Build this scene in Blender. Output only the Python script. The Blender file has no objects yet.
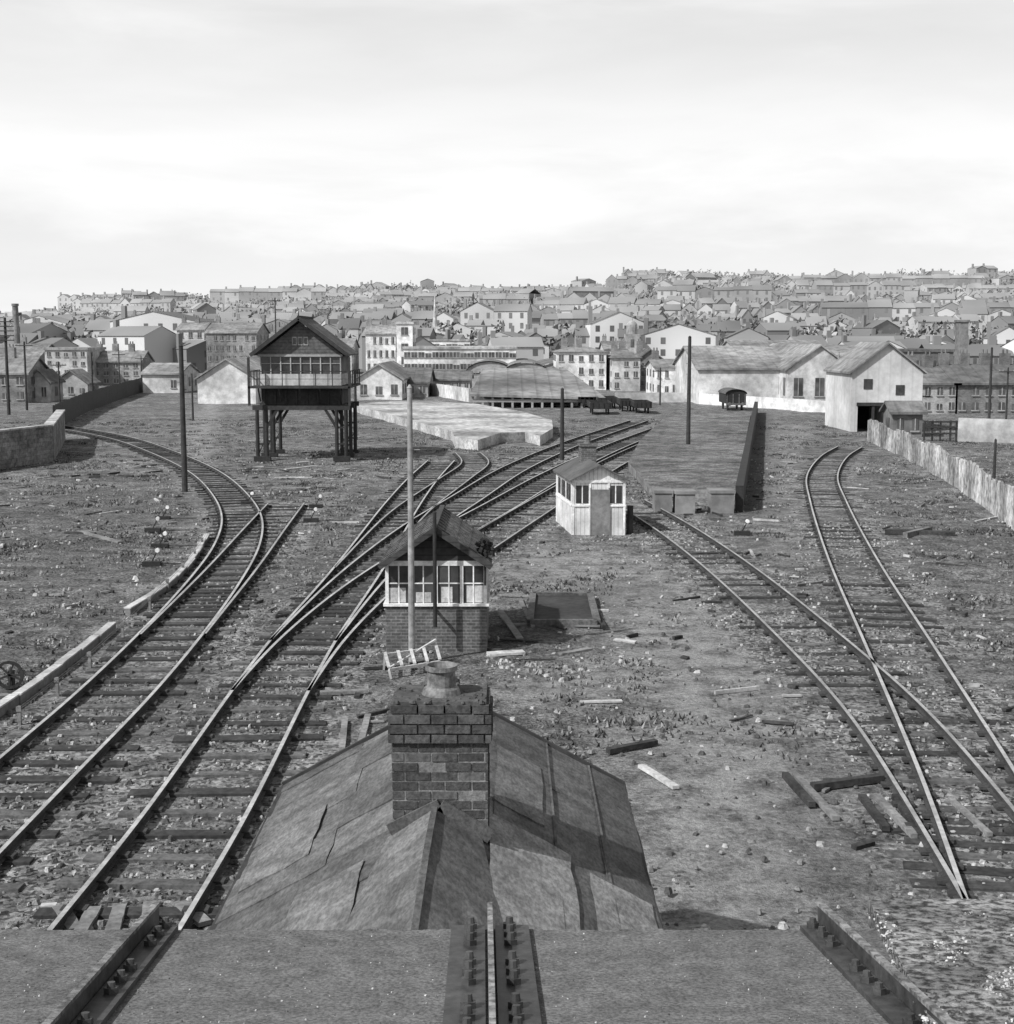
import bpy, math, random
import numpy as np
from mathutils import Vector, Matrix, noise as mn
random.seed(7); rng=np.random.default_rng(7)
H=7.5; F=1400.0; HOR=338.0
PT=math.atan((512-HOR)/F); CP,SP=math.cos(PT),math.sin(PT)
# ---------- survey helpers: photo measurement -> real ground coordinates ----------
def ray(x,y):
    u=(512-y)/F
    return ((x-507)/F, CP+u*SP, -SP+u*CP)
def P(x,y,z=0.0):
    r=ray(x,y); t=(z-H)/r[2]
    return Vector((r[0]*t,r[1]*t,z))
def W(x,y,D):
    r=ray(x,y); t=D/r[1]
    return Vector((r[0]*t,D,H+r[2]*t))
def lerp(a,b,t): return a+(b-a)*t
# ---------- mesh builder ----------
class MB:
    def __init__(s): s.v=[];s.f=[];s.m=[]
    def poly(s,pts,m=0):
        b=len(s.v); s.v+= [tuple(p) for p in pts]; s.f.append(tuple(range(b,b+len(pts)))); s.m.append(m)
    def hexa(s,c,m=0):
        b=len(s.v); s.v+=[tuple(p) for p in c]
        for q in ((0,3,2,1),(4,5,6,7),(0,1,5,4),(1,2,6,5),(2,3,7,6),(3,0,4,7)):
            s.f.append(tuple(b+i for i in q)); s.m.append(m)
    def box(s,x0,x1,y0,y1,z0,z1,m=0):
        s.hexa([(x0,y0,z0),(x1,y0,z0),(x1,y1,z0),(x0,y1,z0),(x0,y0,z1),(x1,y0,z1),(x1,y1,z1),(x0,y1,z1)],m)
    def obox(s,c,sz,rz=0,m=0,tilt=0):
        R=Matrix.Rotation(rz,3,'Z')@Matrix.Rotation(tilt,3,'X'); c=Vector(c); hx,hy,hz=sz[0]/2,sz[1]/2,sz[2]/2
        s.hexa([c+R@Vector(p) for p in ((-hx,-hy,-hz),(hx,-hy,-hz),(hx,hy,-hz),(-hx,hy,-hz),(-hx,-hy,hz),(hx,-hy,hz),(hx,hy,hz),(-hx,hy,hz))],m)
    def beam(s,p0,p1,w,h,m=0,up=(0,0,1)):
        p0=Vector(p0);p1=Vector(p1);d=(p1-p0).normalized();u=Vector(up)
        if abs(d.dot(u))>.98:u=Vector((0,1,0))
        a=d.cross(u).normalized();u=a.cross(d).normalized();a=a*w/2;u=u*h/2
        s.hexa([p0-a-u,p0+a-u,p1+a-u,p1-a-u,p0-a+u,p0+a+u,p1+a+u,p1-a+u],m)
    def cyl(s,p0,p1,r0,r1,n=10,m=0,cap=True):
        p0=Vector(p0);p1=Vector(p1);d=(p1-p0).normalized();u=Vector((0,0,1)) if abs(d.z)<.9 else Vector((1,0,0))
        a=d.cross(u).normalized();u=a.cross(d).normalized();b=len(s.v)
        for p,r in((p0,r0),(p1,r1)):
            for i in range(n):
                t=2*math.pi*i/n; s.v.append(tuple(p+a*math.cos(t)*r+u*math.sin(t)*r))
        for i in range(n):
            j=(i+1)%n; s.f.append((b+i,b+j,b+n+j,b+n+i)); s.m.append(m)
        if cap:
            s.f.append(tuple(b+i for i in range(n)));s.m.append(m)
            s.f.append(tuple(b+n+i for i in range(n)));s.m.append(m)
    def rock(s,x,y,r,m=0,z=0):
        b=len(s.v); w0=random.random()*6.28; h=r*random.uniform(.5,1.0); sx=random.uniform(.7,1.2)
        for k,(rr,zz) in enumerate(((1,-.2),(.62,1))):
            for i in range(5):
                w=w0+i*1.2566+random.uniform(-.3,.3); q=r*rr*random.uniform(.75,1.15)
                s.v.append((x+math.cos(w)*q*sx,y+math.sin(w)*q,z+h*zz+ (random.uniform(-.25,.15)*h if k else 0)))
        for i in range(5):
            j=(i+1)%5; s.f.append((b+i,b+j,b+5+j,b+5+i)); s.m.append(m)
        s.f.append((b+5,b+6,b+7,b+8,b+9)); s.m.append(m)
    def spin(s,i0,cx,cy,ang):
        c,q=math.cos(ang),math.sin(ang)
        for i in range(i0,len(s.v)):
            x,y,z=s.v[i]; x-=cx;y-=cy; s.v[i]=(cx+x*c-y*q,cy+x*q+y*c,z)
    def build(s,name,mats,parent=None,smooth=False,fixn=True):
        me=bpy.data.meshes.new(name); me.from_pydata(s.v,[],s.f)
        if not isinstance(mats,(list,tuple)): mats=[mats]
        for mt in mats: me.materials.append(mt)
        me.polygons.foreach_set('material_index',s.m)
        if smooth: me.polygons.foreach_set('use_smooth',[True]*len(s.f))
        me.update()
        if fixn and len(s.f)<60000:
            import bmesh
            bm=bmesh.new();bm.from_mesh(me);bmesh.ops.recalc_face_normals(bm,faces=bm.faces);bm.to_mesh(me);bm.free()
        o=bpy.data.objects.new(name,me); bpy.context.scene.collection.objects.link(o)
        if parent is not None:
            o.parent=parent; o.matrix_parent_inverse=Matrix.Translation(-parent.location)
        return o
def empty(name,loc=(0,0,0)):
    e=bpy.data.objects.new(name,None); e.location=loc; e.empty_display_size=.5
    bpy.context.scene.collection.objects.link(e); return e
# ---------- materials ----------
def M(name,c,var=.3,scale=6,rough=.9,bump=.25,pat=None,ps=1.0,pc=.6,stain=.25,metal=0,spec=.3,bd=.02,simple=False,contrast=.2,stretch=None,det=5):
    m=bpy.data.materials.new(name); m.use_nodes=True; nt=m.node_tree; N=nt.nodes; L=nt.links
    b=N['Principled BSDF']; b.inputs['Roughness'].default_value=rough; b.inputs['Metallic'].default_value=metal
    b.inputs['Specular IOR Level'].default_value=spec
    tc=N.new('ShaderNodeTexCoord'); vec=tc.outputs['Object']
    if stretch:
        mp=N.new('ShaderNodeMapping'); mp.inputs['Scale'].default_value=stretch; L.new(vec,mp.inputs[0]); vec=mp.outputs[0]
    n1=N.new('ShaderNodeTexNoise'); n1.inputs['Scale'].default_value=scale; n1.inputs['Detail'].default_value=1 if simple else det; n1.inputs['Roughness'].default_value=.68
    L.new(vec,n1.inputs['Vector'])
    mr=N.new('ShaderNodeMapRange'); mr.inputs['From Min'].default_value=.5-contrast; mr.inputs['From Max'].default_value=.5+contrast
    mr.inputs['To Min'].default_value=c*(1-var); mr.inputs['To Max'].default_value=min(.9,c*(1+var)); L.new(n1.outputs['Fac'],mr.inputs['Value'])
    out=mr.outputs[0]; hgt=n1.outputs['Fac']
    if not simple:
        n2=N.new('ShaderNodeTexNoise'); n2.inputs['Scale'].default_value=scale*.13; n2.inputs['Detail'].default_value=3; L.new(tc.outputs['Object'],n2.inputs['Vector'])
        m2=N.new('ShaderNodeMapRange'); m2.inputs['From Min'].default_value=.35; m2.inputs['From Max'].default_value=.65
        m2.inputs['To Min'].default_value=1-stain; m2.inputs['To Max'].default_value=1+stain*.5; L.new(n2.outputs['Fac'],m2.inputs['Value'])
        mu=N.new('ShaderNodeMath'); mu.operation='MULTIPLY'; L.new(mr.outputs[0],mu.inputs[0]); L.new(m2.outputs[0],mu.inputs[1])
        out=mu.outputs[0]
    if pat:
        sx=N.new('ShaderNodeSeparateXYZ'); L.new(tc.outputs['Object'],sx.inputs[0])
        ad=N.new('ShaderNodeMath'); ad.operation='ADD'; L.new(sx.outputs['X'],ad.inputs[0]); L.new(sx.outputs['Y'],ad.inputs[1])
        if pat in('brick','slate','stone'):
            cb=N.new('ShaderNodeCombineXYZ'); L.new(ad.outputs[0],cb.inputs['X']); L.new(sx.outputs['Z'],cb.inputs['Y'])
            br=N.new('ShaderNodeTexBrick'); L.new(cb.outputs[0],br.inputs['Vector'])
            br.inputs['Scale'].default_value=ps
            br.inputs['Color1'].default_value=(1,1,1,1); br.inputs['Color2'].default_value=(.62,.62,.62,1)
            br.inputs['Mortar'].default_value=(pc,pc,pc,1)
            br.inputs['Brick Width'].default_value=.24 if pat=='brick' else (.3 if pat=='slate' else .5); br.inputs['Row Height'].default_value=.08 if pat=='brick' else (.12 if pat=='slate' else .25)
            br.inputs['Mortar Size'].default_value=.01
            m3=N.new('ShaderNodeMath'); m3.operation='MULTIPLY'; L.new(out,m3.inputs[0]); L.new(br.outputs['Color'],m3.inputs[1]); out=m3.outputs[0]
        else:
            src={'vb':ad.outputs[0],'hb':sx.outputs['Z'],'x':sx.outputs['X'],'y':sx.outputs['Y']}[pat]
            m4=N.new('ShaderNodeMath'); m4.operation='MULTIPLY'; m4.inputs[1].default_value=1/ps; L.new(src,m4.inputs[0])
            m5=N.new('ShaderNodeMath'); m5.operation='FRACT'; L.new(m4.outputs[0],m5.inputs[0])
            m6=N.new('ShaderNodeMapRange'); m6.inputs['From Min'].default_value=0; m6.inputs['From Max'].default_value=.22
            m6.inputs['To Min'].default_value=pc; m6.inputs['To Max'].default_value=1; L.new(m5.outputs[0],m6.inputs['Value'])
            m7=N.new('ShaderNodeMath'); m7.operation='MULTIPLY'; L.new(out,m7.inputs[0]); L.new(m6.outputs[0],m7.inputs[1]); out=m7.outputs[0]
    cc=N.new('ShaderNodeCombineColor')
    for i in range(3): L.new(out,cc.inputs[i])
    L.new(cc.outputs[0],b.inputs['Base Color'])
    if bump>0:
        bp=N.new('ShaderNodeBump'); bp.inputs['Strength'].default_value=bump; bp.inputs['Distance'].default_value=bd
        L.new(hgt,bp.inputs['Height']); L.new(bp.outputs[0],b.inputs['Normal'])
    return m
m_sleeper=M('creosoted_timber',.048,.6,9,stain=.4)
m_sleeper2=M('weathered_sleeper',.115,.6,9,stain=.4)
m_railside=M('rail_rust',.055,.4,20)
m_railhead=M('rail_head',.46,.3,6,rough=.45,bump=0,metal=.2)
m_railheadR=M('rail_head_rusty',.33,.3,6,rough=.6,bump=0)
m_dark=M('dark_timber',.045,.4,5)
m_tar=M('tarred_timber',.028,.4,8,rough=.7)
m_glass=M('window_glass',.05,.6,1.5,rough=.15,bump=0,spec=.6)
m_white=M('white_paint',.74,.16,9,stain=.25,contrast=.12)
m_wboard=M('white_boards',.70,.18,5,pat='vb',ps=.16,pc=.5,stain=.3)
m_grey=M('grey_paint',.33,.2,5)
m_brick=M('dark_brick',.13,.35,14,pat='brick',pc=1.5)
m_brickD=M('sooty_brick',.09,.4,22,bump=.6,contrast=.14)
m_brickE=M('sooty_brick_dark',.066,.4,22,bump=.6,contrast=.14)
m_mortar=M('mortar',.24,.5,25,bump=.5)
m_felt=[M('roof_felt_%s'%n,c,.36,30,rough=.85,bump=.4,stain=.35,bd=.006,contrast=.14,stretch=(1,.45,1)) for n,c in (('a',.12),('b',.155),('c',.095),('d',.25),('e',.135))]
m_slab=M('asphalt_felt_deck',.145,.5,120,rough=.88,bump=.6,stain=.25,bd=.004,contrast=.14)
m_coping=M('mossy_coping',.19,.8,40,bump=.8,stain=.5,bd=.012,contrast=.09)
m_steel=M('painted_steel',.055,.5,30,rough=.5,bump=.3,stain=.4,bd=.004)
m_steelL=M('worn_steel',.2,.6,40,rough=.5,bump=.2,stain=.5,contrast=.1)
m_conc=M('pale_concrete',.42,.35,5,stain=.4,contrast=.13)
m_stone=M('rubble_stone',.24,.5,5,pat='stone',pc=.5,stain=.4)
m_planks=M('weathered_planks',.21,.4,10,stain=.35)
m_plankL=M('bleached_planks',.47,.3,10,stain=.35)
m_pole=M('pole_timber',.045,.35,7)
m_poleL=M('pole_pale',.28,.35,7)
m_slate=M('slate',.13,.3,4,pat='slate',pc=.6,stain=.3)
m_gableboards=M('dark_boards',.06,.35,6,pat='hb',ps=.18,pc=.4)
m_cabroof=M('cabin_slates',.10,.45,9,pat='x',ps=.3,pc=.55,contrast=.12)
# ---------- tracks ----------
def cr(pts,step=.5):
    pts=[Vector(p) for p in pts]; pts=[pts[0]*2-pts[1]]+pts+[pts[-1]*2-pts[-2]]
    out=[]
    for i in range(1,len(pts)-2):
        p0,p1,p2,p3=pts[i-1:i+3]; n=max(2,int((p2-p1).length/step))
        t01=max((p1-p0).length,.01)**.5; t12=max((p2-p1).length,.01)**.5; t23=max((p3-p2).length,.01)**.5
        m1=(p2-p1)+t12*((p1-p0)/t01-(p2-p0)/(t01+t12)); m2=(p2-p1)+t12*((p3-p2)/t23-(p3-p1)/(t12+t23))
        for k in range(n):
            t=k/n; a=2*(p1-p2)+m1+m2; b=-3*(p1-p2)-2*m1-m2
            out.append(a*t**3+b*t*t+m1*t+p1)
    out.append(pts[-2]); return out
def smooth(l,k=8):
    for _ in range(k):
        l=[l[0]]+[(l[i-1]+l[i]*2+l[i+1])/4 for i in range(1,len(l)-1)]+[l[-1]]
    return l
ZR=.2
RP=[(-.06,.06),(.06,.06),(.06,.075),(.012,.09),(.012,.155),(.036,.165),(.036,ZR),(-.036,ZR),(-.036,.165),(-.012,.155),(-.012,.09),(-.06,.075)]
centres=[]
def normals(l):
    n=[]
    for i in range(len(l)):
        d=(l[min(i+1,len(l)-1)]-l[max(i-1,0)]); d.z=0; d.normalize(); n.append(Vector((d.y,-d.x,0)))
    return n
def track(px,ext0=0,buried=0.0,head=None):
    L=[P(x,y,ZR) for x,y in px]
    for p in L: p.z=0
    if ext0: L=[L[0]+(L[0]-L[1]).normalized()*ext0]+L
    L=smooth(cr(L,.5),10); n=normals(L)
    C=[L[i]+n[i]*.8 for i in range(len(L))]; centres.append(C)
    R=[L[i]+n[i]*1.6 for i in range(len(L))]
    e=empty('railway_track',C[0])
    mb=MB()
    for l in (L,R):
        b=len(mb.v);k=len(RP)
        for i,p in enumerate(l):
            for a,z in RP: mb.v.append((p.x+n[i].x*a,p.y+n[i].y*a,z))
        for i in range(len(l)-1):
            for j in range(k):
                j2=(j+1)%k; mb.f.append((b+i*k+j,b+i*k+j2,b+(i+1)*k+j2,b+(i+1)*k+j)); mb.m.append(1 if j==6 else 0)
    mb.build('rails',[m_railside,head or m_railhead],e)
    sb=MB(); acc=0
    for i in range(1,len(C)):
        acc+=(C[i]-C[i-1]).length
        if acc>.76:
            acc=0; d=(n[i]); rz=math.atan2(d.y,d.x)+random.gauss(0,.025)
            w=2.7+random.uniform(-.2,.12); zz=random.uniform(.035,.062)-(buried*random.uniform(0,.08))
            c=C[i]+d*random.gauss(0,.06)
            if random.random()<.98: sb.obox((c.x,c.y,zz-.06),(w,.27+random.uniform(-.04,.02),.12),rz,0 if random.random()<.65 else 1,random.gauss(0,.03))
            for s in(-.8,.8):
                q=C[i]+n[i]*s; sb.obox((q.x,q.y,.075),(.34,.17,.05),rz,2)
    sb.build('sleepers',[m_sleeper,m_sleeper2,m_railside],e)
track([(0,757),(70,698),(140,632),(190,578),(214,545),(222,518),(213,495),(190,472),(150,452),(110,438),(70,430),(30,424)],14)
track([(140,634),(205,570),(245,527),(268,503)],0,.6,m_railheadR)
track([(45,935),(137,822),(232,690),(270,640),(330,572),(385,503),(408,478),(428,460)],12)
track([(232,690),(278,640),(345,585),(420,538),(480,506),(540,474),(600,447),(660,425)])
track([(270,640),(335,577),(400,527),(450,497),(500,468),(560,443),(630,420)])
track([(335,567),(390,512),(440,478),(462,462),(455,452)],0,.5,m_railheadR)
track([(440,552),(500,517),(560,483),(620,452),(700,420)],0,.8,m_railheadR)
track([(968,905),(925,785),(868,650),(829,560),(810,500),(807,475),(822,455),(838,446)],13,.9)
track([(968,905),(915,815),(848,712),(770,628),(700,563),(650,525),(610,500)],0,1.1,m_railheadR)
CA=np.array([[p.x,p.y] for C in centres for p in C[::2]])
def tdist(x,y):
    x=np.asarray(x,float).ravel();y=np.asarray(y,float).ravel();o=np.empty(len(x))
    for i in range(0,len(x),4000):
        o[i:i+4000]=np.sqrt(((x[i:i+4000,None]-CA[None,:,0])**2+(y[i:i+4000,None]-CA[None,:,1])**2).min(1))
    return o
# ---------- ground ----------
HS,HE=380.,1050.
RX=[-1500,0,60,100,180,300,400,500,600,640,800,900,1014,2500]
RY=[324,329,325,313,309,305,301,298,294,287,285,290,289,305]
def hill(x,y):
    x=np.asarray(x,float);y=np.asarray(y,float)
    px=507+1400*x/np.maximum(y,100)
    top=np.interp(px,RX,RY)
    s=np.clip((y-HS)/(HE-HS),0,1); s=s**1.35
    ridge=H+(338-top)*HE/1400
    z=ridge*s
    und=np.sin(x*.013+1)*np.sin(y*.011)*5*s*(1-.6*s)+np.sin(x*.031+y*.004)*2.5*s
    return np.where(y<HS,0,z+und)-np.clip((y-1100)/4000,0,1)*60
xs=list(np.arange(-34,34.1,.4)); s=.5
while xs[-1]<5000: xs.append(xs[-1]+s); s*=1.11
neg=[-v for v in xs if v>34]; xs=sorted(neg)+xs
ys=[-300,-120,-50,-20,-5,0]; s=.4; y=3.
while y<6000:
    ys.append(y); 
    if y>62: s*=1.028
    y+=s
X,Y=np.meshgrid(np.array(xs),np.array(ys)); nx,ny=len(xs),len(ys)
xf,yf=X.ravel(),Y.ravel(); td=np.full(len(xf),50.); mk=(np.abs(xf)<130)&(yf<260); td[mk]=tdist(xf[mk],yf[mk])
Z=hill(xf,yf)
bumpz=np.array([mn.fractal(Vector((a*.35,b*.35,0)),1.0,2.0,4)*(.12 if a<-6 or a>12 else .07) if (abs(a)<60 and b<200) else 0 for a,b in zip(xf,yf)])
Z=Z+bumpz*np.clip((td-1.6)/1.5,0,1)-.0
ballast=np.clip((2.3-td)/.8,0,1)
def seg(px,wd):
    pts=np.array([[P(a,b).x,P(a,b).y] for a,b in px]); o=np.full(len(xf),1e9)
    for a,b in zip(pts[:-1],pts[1:]):
        d=b-a; t=np.clip(((xf-a[0])*d[0]+(yf-a[1])*d[1])/(d@d),0,1)
        o=np.minimum(o,np.hypot(xf-a[0]-t*d[0],yf-a[1]-t*d[1]))
    return np.clip(1.3-o/wd,0,1)
path=np.maximum.reduce([seg([(700,1000),(745,800),(735,700),(680,620),(610,590),(560,560)],2.8)*.95,seg([(820,800),(760,680),(640,560)],1.6)*.8,seg([(560,690),(640,660),(740,640)],1.6)*.9,
  seg([(190,470),(205,420),(212,400)],1.4)*.9, seg([(775,500),(768,440),(765,412)],1.3)*.8, seg([(40,910),(150,740)],.5)*.7,seg([(800,560),(780,450),(800,425)],1.6)*.6])
dark=np.maximum.reduce([seg([(60,880),(170,730),(290,600),(345,540),(380,490)],1.1),seg([(748,512),(762,412)],1.2), seg([(505,640),(600,590)],1.8)*.6,seg([(0,600),(150,480)],5)*.4,seg([(840,880),(880,720),(830,600)],1.5)*.5,seg([(900,520),(1014,560)],6)*.3])
me=bpy.data.meshes.new('ground'); 
idx=np.arange(nx*ny).reshape(ny,nx); fa=np.stack([idx[:-1,:-1],idx[:-1,1:],idx[1:,1:],idx[1:,:-1]],-1).reshape(-1,4)
me.from_pydata(np.stack([xf,yf,Z],1).tolist(),[],fa.tolist())
for nm,ar in(('ballast',ballast),('path',path),('cinder',dark)):
    at=me.attributes.new(nm,'FLOAT','POINT'); at.data.foreach_set('value',ar.astype(np.float32))
me.polygons.foreach_set('use_smooth',[True]*len(fa))
g=bpy.data.objects.new('ground',me); bpy.context.scene.collection.objects.link(g)
gm=bpy.data.materials.new('cinder_ground'); gm.use_nodes=True; nt=gm.node_tree;N=nt.nodes;Lk=nt.links
def nn(t,**k):
    n=N.new(t)
    for a,b in k.items(): setattr(n,a,b)
    return n
tc=nn('ShaderNodeTexCoord')
def noi(sc,det=6,r=.6):
    n=nn('ShaderNodeTexNoise'); n.inputs['Scale'].default_value=sc;n.inputs['Detail'].default_value=det;n.inputs['Roughness'].default_value=r;Lk.new(tc.outputs['Object'],n.inputs['Vector']);return n.outputs['Fac']
def mrg(v,a,b,c,d):
    n=nn('ShaderNodeMapRange');Lk.new(v,n.inputs['Value'])
    for k,x in zip(('From Min','From Max','To Min','To Max'),(a,b,c,d)): n.inputs[k].default_value=x
    return n.outputs[0]
def mat2(op,a,b):
    n=nn('ShaderNodeMath',operation=op)
    for i,v in enumerate((a,b)):
        if isinstance(v,(int,float)): n.inputs[i].default_value=v
        else: Lk.new(v,n.inputs[i])
    return n.outputs[0]
def mixf(f,a,b):
    n=nn('ShaderNodeMix'); n.data_type='FLOAT'
    for i,v in zip((0,2,3),(f,a,b)):
        if isinstance(v,(int,float)): n.inputs[i].default_value=v
        else: Lk.new(v,n.inputs[i])
    return n.outputs[0]
fine=noi(11,5,.8); mid=noi(1.2,5,.75); big=noi(.16,3,.6)
base=mat2('MULTIPLY',mrg(fine,.39,.63,.045,.34),mrg(mid,.38,.62,.45,1.5))
base=mat2('MULTIPLY',base,mrg(big,.35,.65,.75,1.3))
ap=nn('ShaderNodeAttribute',attribute_name='path').outputs['Fac']; ab=nn('ShaderNodeAttribute',attribute_name='ballast').outputs['Fac']; ad_=nn('ShaderNodeAttribute',attribute_name='cinder').outputs['Fac']
pv=mat2('MULTIPLY',mrg(fine,.36,.66,.2,.42),mrg(mid,.38,.62,.7,1.2))
pf=mat2('MULTIPLY',ap,mrg(mid,.33,.55,.35,1.1)); 
cl=nn('ShaderNodeClamp'); Lk.new(pf,cl.inputs[0])
base=mixf(cl.outputs[0],base,pv)
base=mixf(mat2('MULTIPLY',ad_,.8),base,mrg(fine,.38,.64,.05,.17))
vo=nn('ShaderNodeTexVoronoi'); vo.inputs['Scale'].default_value=13; Lk.new(tc.outputs['Object'],vo.inputs['Vector'])
sc=nn('ShaderNodeSeparateColor'); Lk.new(vo.outputs['Color'],sc.inputs[0])
bv=mat2('MULTIPLY',mrg(sc.outputs[0],0,1,.03,.46),mrg(mid,.38,.62,.4,1.4))
bf=mat2('MULTIPLY',ab,mrg(big,.4,.55,.35,1.0)); cl2=nn('ShaderNodeClamp'); Lk.new(bf,cl2.inputs[0])
base=mixf(cl2.outputs[0],base,bv)
cc=nn('ShaderNodeCombineColor')
for i in range(3): Lk.new(base,cc.inputs[i])
B=N['Principled BSDF']; Lk.new(cc.outputs[0],B.inputs['Base Color']); B.inputs['Roughness'].default_value=.95; B.inputs['Specular IOR Level'].default_value=.15
bp=nn('ShaderNodeBump'); bp.inputs['Strength'].default_value=.9; bp.inputs['Distance'].default_value=.12; Lk.new(mat2('ADD',fine,mid),bp.inputs['Height']); Lk.new(bp.outputs[0],B.inputs['Normal'])
me.materials.append(gm)
# ---------- scattered stones, tufts, scraps ----------
def stones(name,n,reg,sz,mats,near=None,far=None):
    mb=MB(); k=0
    x0,x1,y0,y1=reg
    xx=rng.uniform(0,1,n*4); yy=y0+(y1-y0)*rng.uniform(0,1,n*4)**1.5; xx=x0+(x1-x0)*xx
    t=tdist(xx,yy)
    for a,b,d in zip(xx,yy,t):
        if near is not None and d>near+random.uniform(-.5,.5): continue
        if far is not None and d<far: continue
        if abs(a)/max(b,1)>.42: continue
        if mn.noise(Vector((a*.5,b*.5,7)))<random.uniform(-.6,.25): continue
        mb.rock(a,b,sz*random.choice([.5,.7,.8,1,1.3,1.8]),random.randrange(len(mats)),random.uniform(-.01,.02))
        k+=1
        if k>=n:break
    mb.build(name,mats,fixn=False)
ms=[M('stone_dark',.08,.3,20,simple=True,bump=0),M('stone_mid',.2,.3,20,simple=True,bump=0),M('stone_pale',.38,.3,20,simple=True,bump=0)]
stones('ballast_stones',20000,(-22,20,10,58),.034,[ms[0],ms[0],ms[1],ms[1],ms[2]],near=1.7)
stones('scattered_rubble',11000,(-32,32,11,90),.042,[ms[0],ms[0],ms[0],ms[1],ms[1],ms[2]],far=1.6)
stones('white_litter',140,(-32,-3,18,70),.06,[m_conc],far=2.2)
mb=MB(); xx=rng.uniform(-30,32,1500); yy=16+75*rng.uniform(0,1,1500)**1.3; t=tdist(xx,yy); k=0
for a,b,d in zip(xx,yy,t):
    if abs(a)/b>.42 or d<1.2 or mn.noise(Vector((a*.2,b*.2,1)))<-.05: continue
    L_=random.choice([.2,.3,.4,.6,1.1]); mb.obox((a,b,.04),(L_,random.uniform(.04,.14),random.uniform(.03,.09)),random.uniform(0,3.14),random.choice([0,0,0,1,2]),random.uniform(-.2,.2)); k+=1
    if k>380: break
mb.build('timber_scraps',[m_sleeper,m_planks,m_plankL])
mg=[M('dead_grass',.15,.4,3,simple=True,bump=0),M('dark_grass',.05,.4,3,simple=True,bump=0),M('pale_grass',.26,.3,3,simple=True,bump=0)]
mb=MB(); n=34000
xx=rng.uniform(-45,48,n*2); yy=20+110*rng.uniform(0,1,n*2)**1.2; t=tdist(xx,yy)
cnt=0
for a,b,d in zip(xx,yy,t):
    if d<1.9 or abs(a)/b>.42: continue
    dens=mn.noise(Vector((a*.25,b*.25,3)))+.25*mn.noise(Vector((a,b,9)))
    if dens<(-.02 if (a<-6 or a>12 or b>60) else .26): continue
    m=random.choice([0,1,1,1,2]); hh=random.uniform(.03,.11)
    for j in range(5):
        w=random.uniform(0,6.28); r=random.uniform(.03,.1); cx,cy=a+random.gauss(0,.12),b+random.gauss(0,.12)
        i=len(mb.v); dx,dy=math.cos(w)*.035,math.sin(w)*.035
        mb.v+=[(cx-dx,cy-dy,-.02),(cx+dx,cy+dy,-.02),(cx+dy*r*30,cy-dx*r*30,hh*random.uniform(.5,1.2))]
        mb.f.append((i,i+1,i+2)); mb.m.append(m)
    cnt+=1
    if cnt>19000: break
mb.build('grass_tufts',mg,fixn=False)
# ---------- foreground bridge deck ----------
DE=3.2; E=W(507,930,DE); zE=E.z; SL=.176
def S(x,y,dz=0):
    r=ray(x,y); t=(zE+dz+SL*DE-H)/(r[2]+SL*r[1]); return Vector((r[0]*t,r[1]*t,H+r[2]*t))
e=empty('bridge_deck',(0,DE,zE))
mb=MB(); y0=-1.5
mb.hexa([(-7,y0,zE+SL*(DE-y0)-.12),(7,y0,zE+SL*(DE-y0)-.12),(7,DE,zE-.12),(-7,DE,zE-.12),(-7,y0,zE+SL*(DE-y0)),(7,y0,zE+SL*(DE-y0)),(7,DE,zE),(-7,DE,zE)])
mb.build('deck_plate',m_slab,e)
mb=MB(); mb.box(-6.8,6.8,-1.2,DE-.25,0,zE-.14); mb.build('abutment_wall',m_stone,e)
mb=MB(); 
for i in range(110):
    xa_=-2+i*.036; mb.box(xa_,xa_+.034,DE-.004,DE+random.uniform(.001,.007),zE-.10,zE+random.uniform(-.004,.003))
mb.build('ragged_felt_edge',m_slab,e)
rb=MB()
def rib(a,b,kind):
    a=S(*a);b=S(*b); d=(b-a).normalized(); a=a-d*1.3; side=Vector((d.y,-d.x,0)).normalized(); nrm=side.cross(d).normalized()
    if kind=='C':
        rb.beam(a+nrm*.03,b+d*.05+nrm*.03,.012,.05,1,nrm)
        for sg in(-1,1):
            rb.beam(a+side*sg*.052+nrm*.006,b-d*.0+side*sg*.052+nrm*.006,.08,.012,0,nrm)
            L=(b-a).length; k=0;i=0
            while k<L-.03:
                c=b-d*(.03+k)+side*sg*.046+nrm*.012
                rb.cyl(c,c+nrm*.012,.017,.017,6,0); rb.cyl(c+nrm*.012,c+nrm*.026,.010,.008,8,0); i+=1; k+=.075 if i%3 else .16
    else:
        sg=kind
        rb.beam(a+nrm*.024,b+d*.06+nrm*.024,.010,.045,0,nrm)
        rb.beam(a+nrm*.050,b+d*.06+nrm*.050,.016,.008,1,nrm)
        rb.beam(a+nrm*.006+side*sg*.035,b+nrm*.006+side*sg*.035,.055,.012,0,nrm)
        L=(b-a).length; k=.02;i=0
        while k<L:
            c=b-d*k+side*sg*.036+nrm*.012
            rb.cyl(c,c+nrm*.012,.015,.015,6,0); rb.cyl(c+nrm*.012,c+nrm*.022,.009,.008,8,0); i+=1; k+=.085 if i%3 else .2
rib((72,1024),(152,930),1); rib((492,1024),(490,930),'C'); rib((922,1024),(826,930),-1)
rb.build('steel_ribs',[m_steel,m_steelL],e)
cs=[S(px,py,0) for (px,py) in ((868,912),(1100,912),(1400,1100),(960,1100))]
cb=MB(); top=[c+Vector((0,0,.035)) for c in cs]; bot=[c-Vector((0,0,.03)) for c in cs]
cb.hexa([bot[3],bot[2],bot[1],bot[0],top[3],top[2],top[1],top[0]])
cb.build('coping_stone',m_coping,e)
cb=MB()
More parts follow.
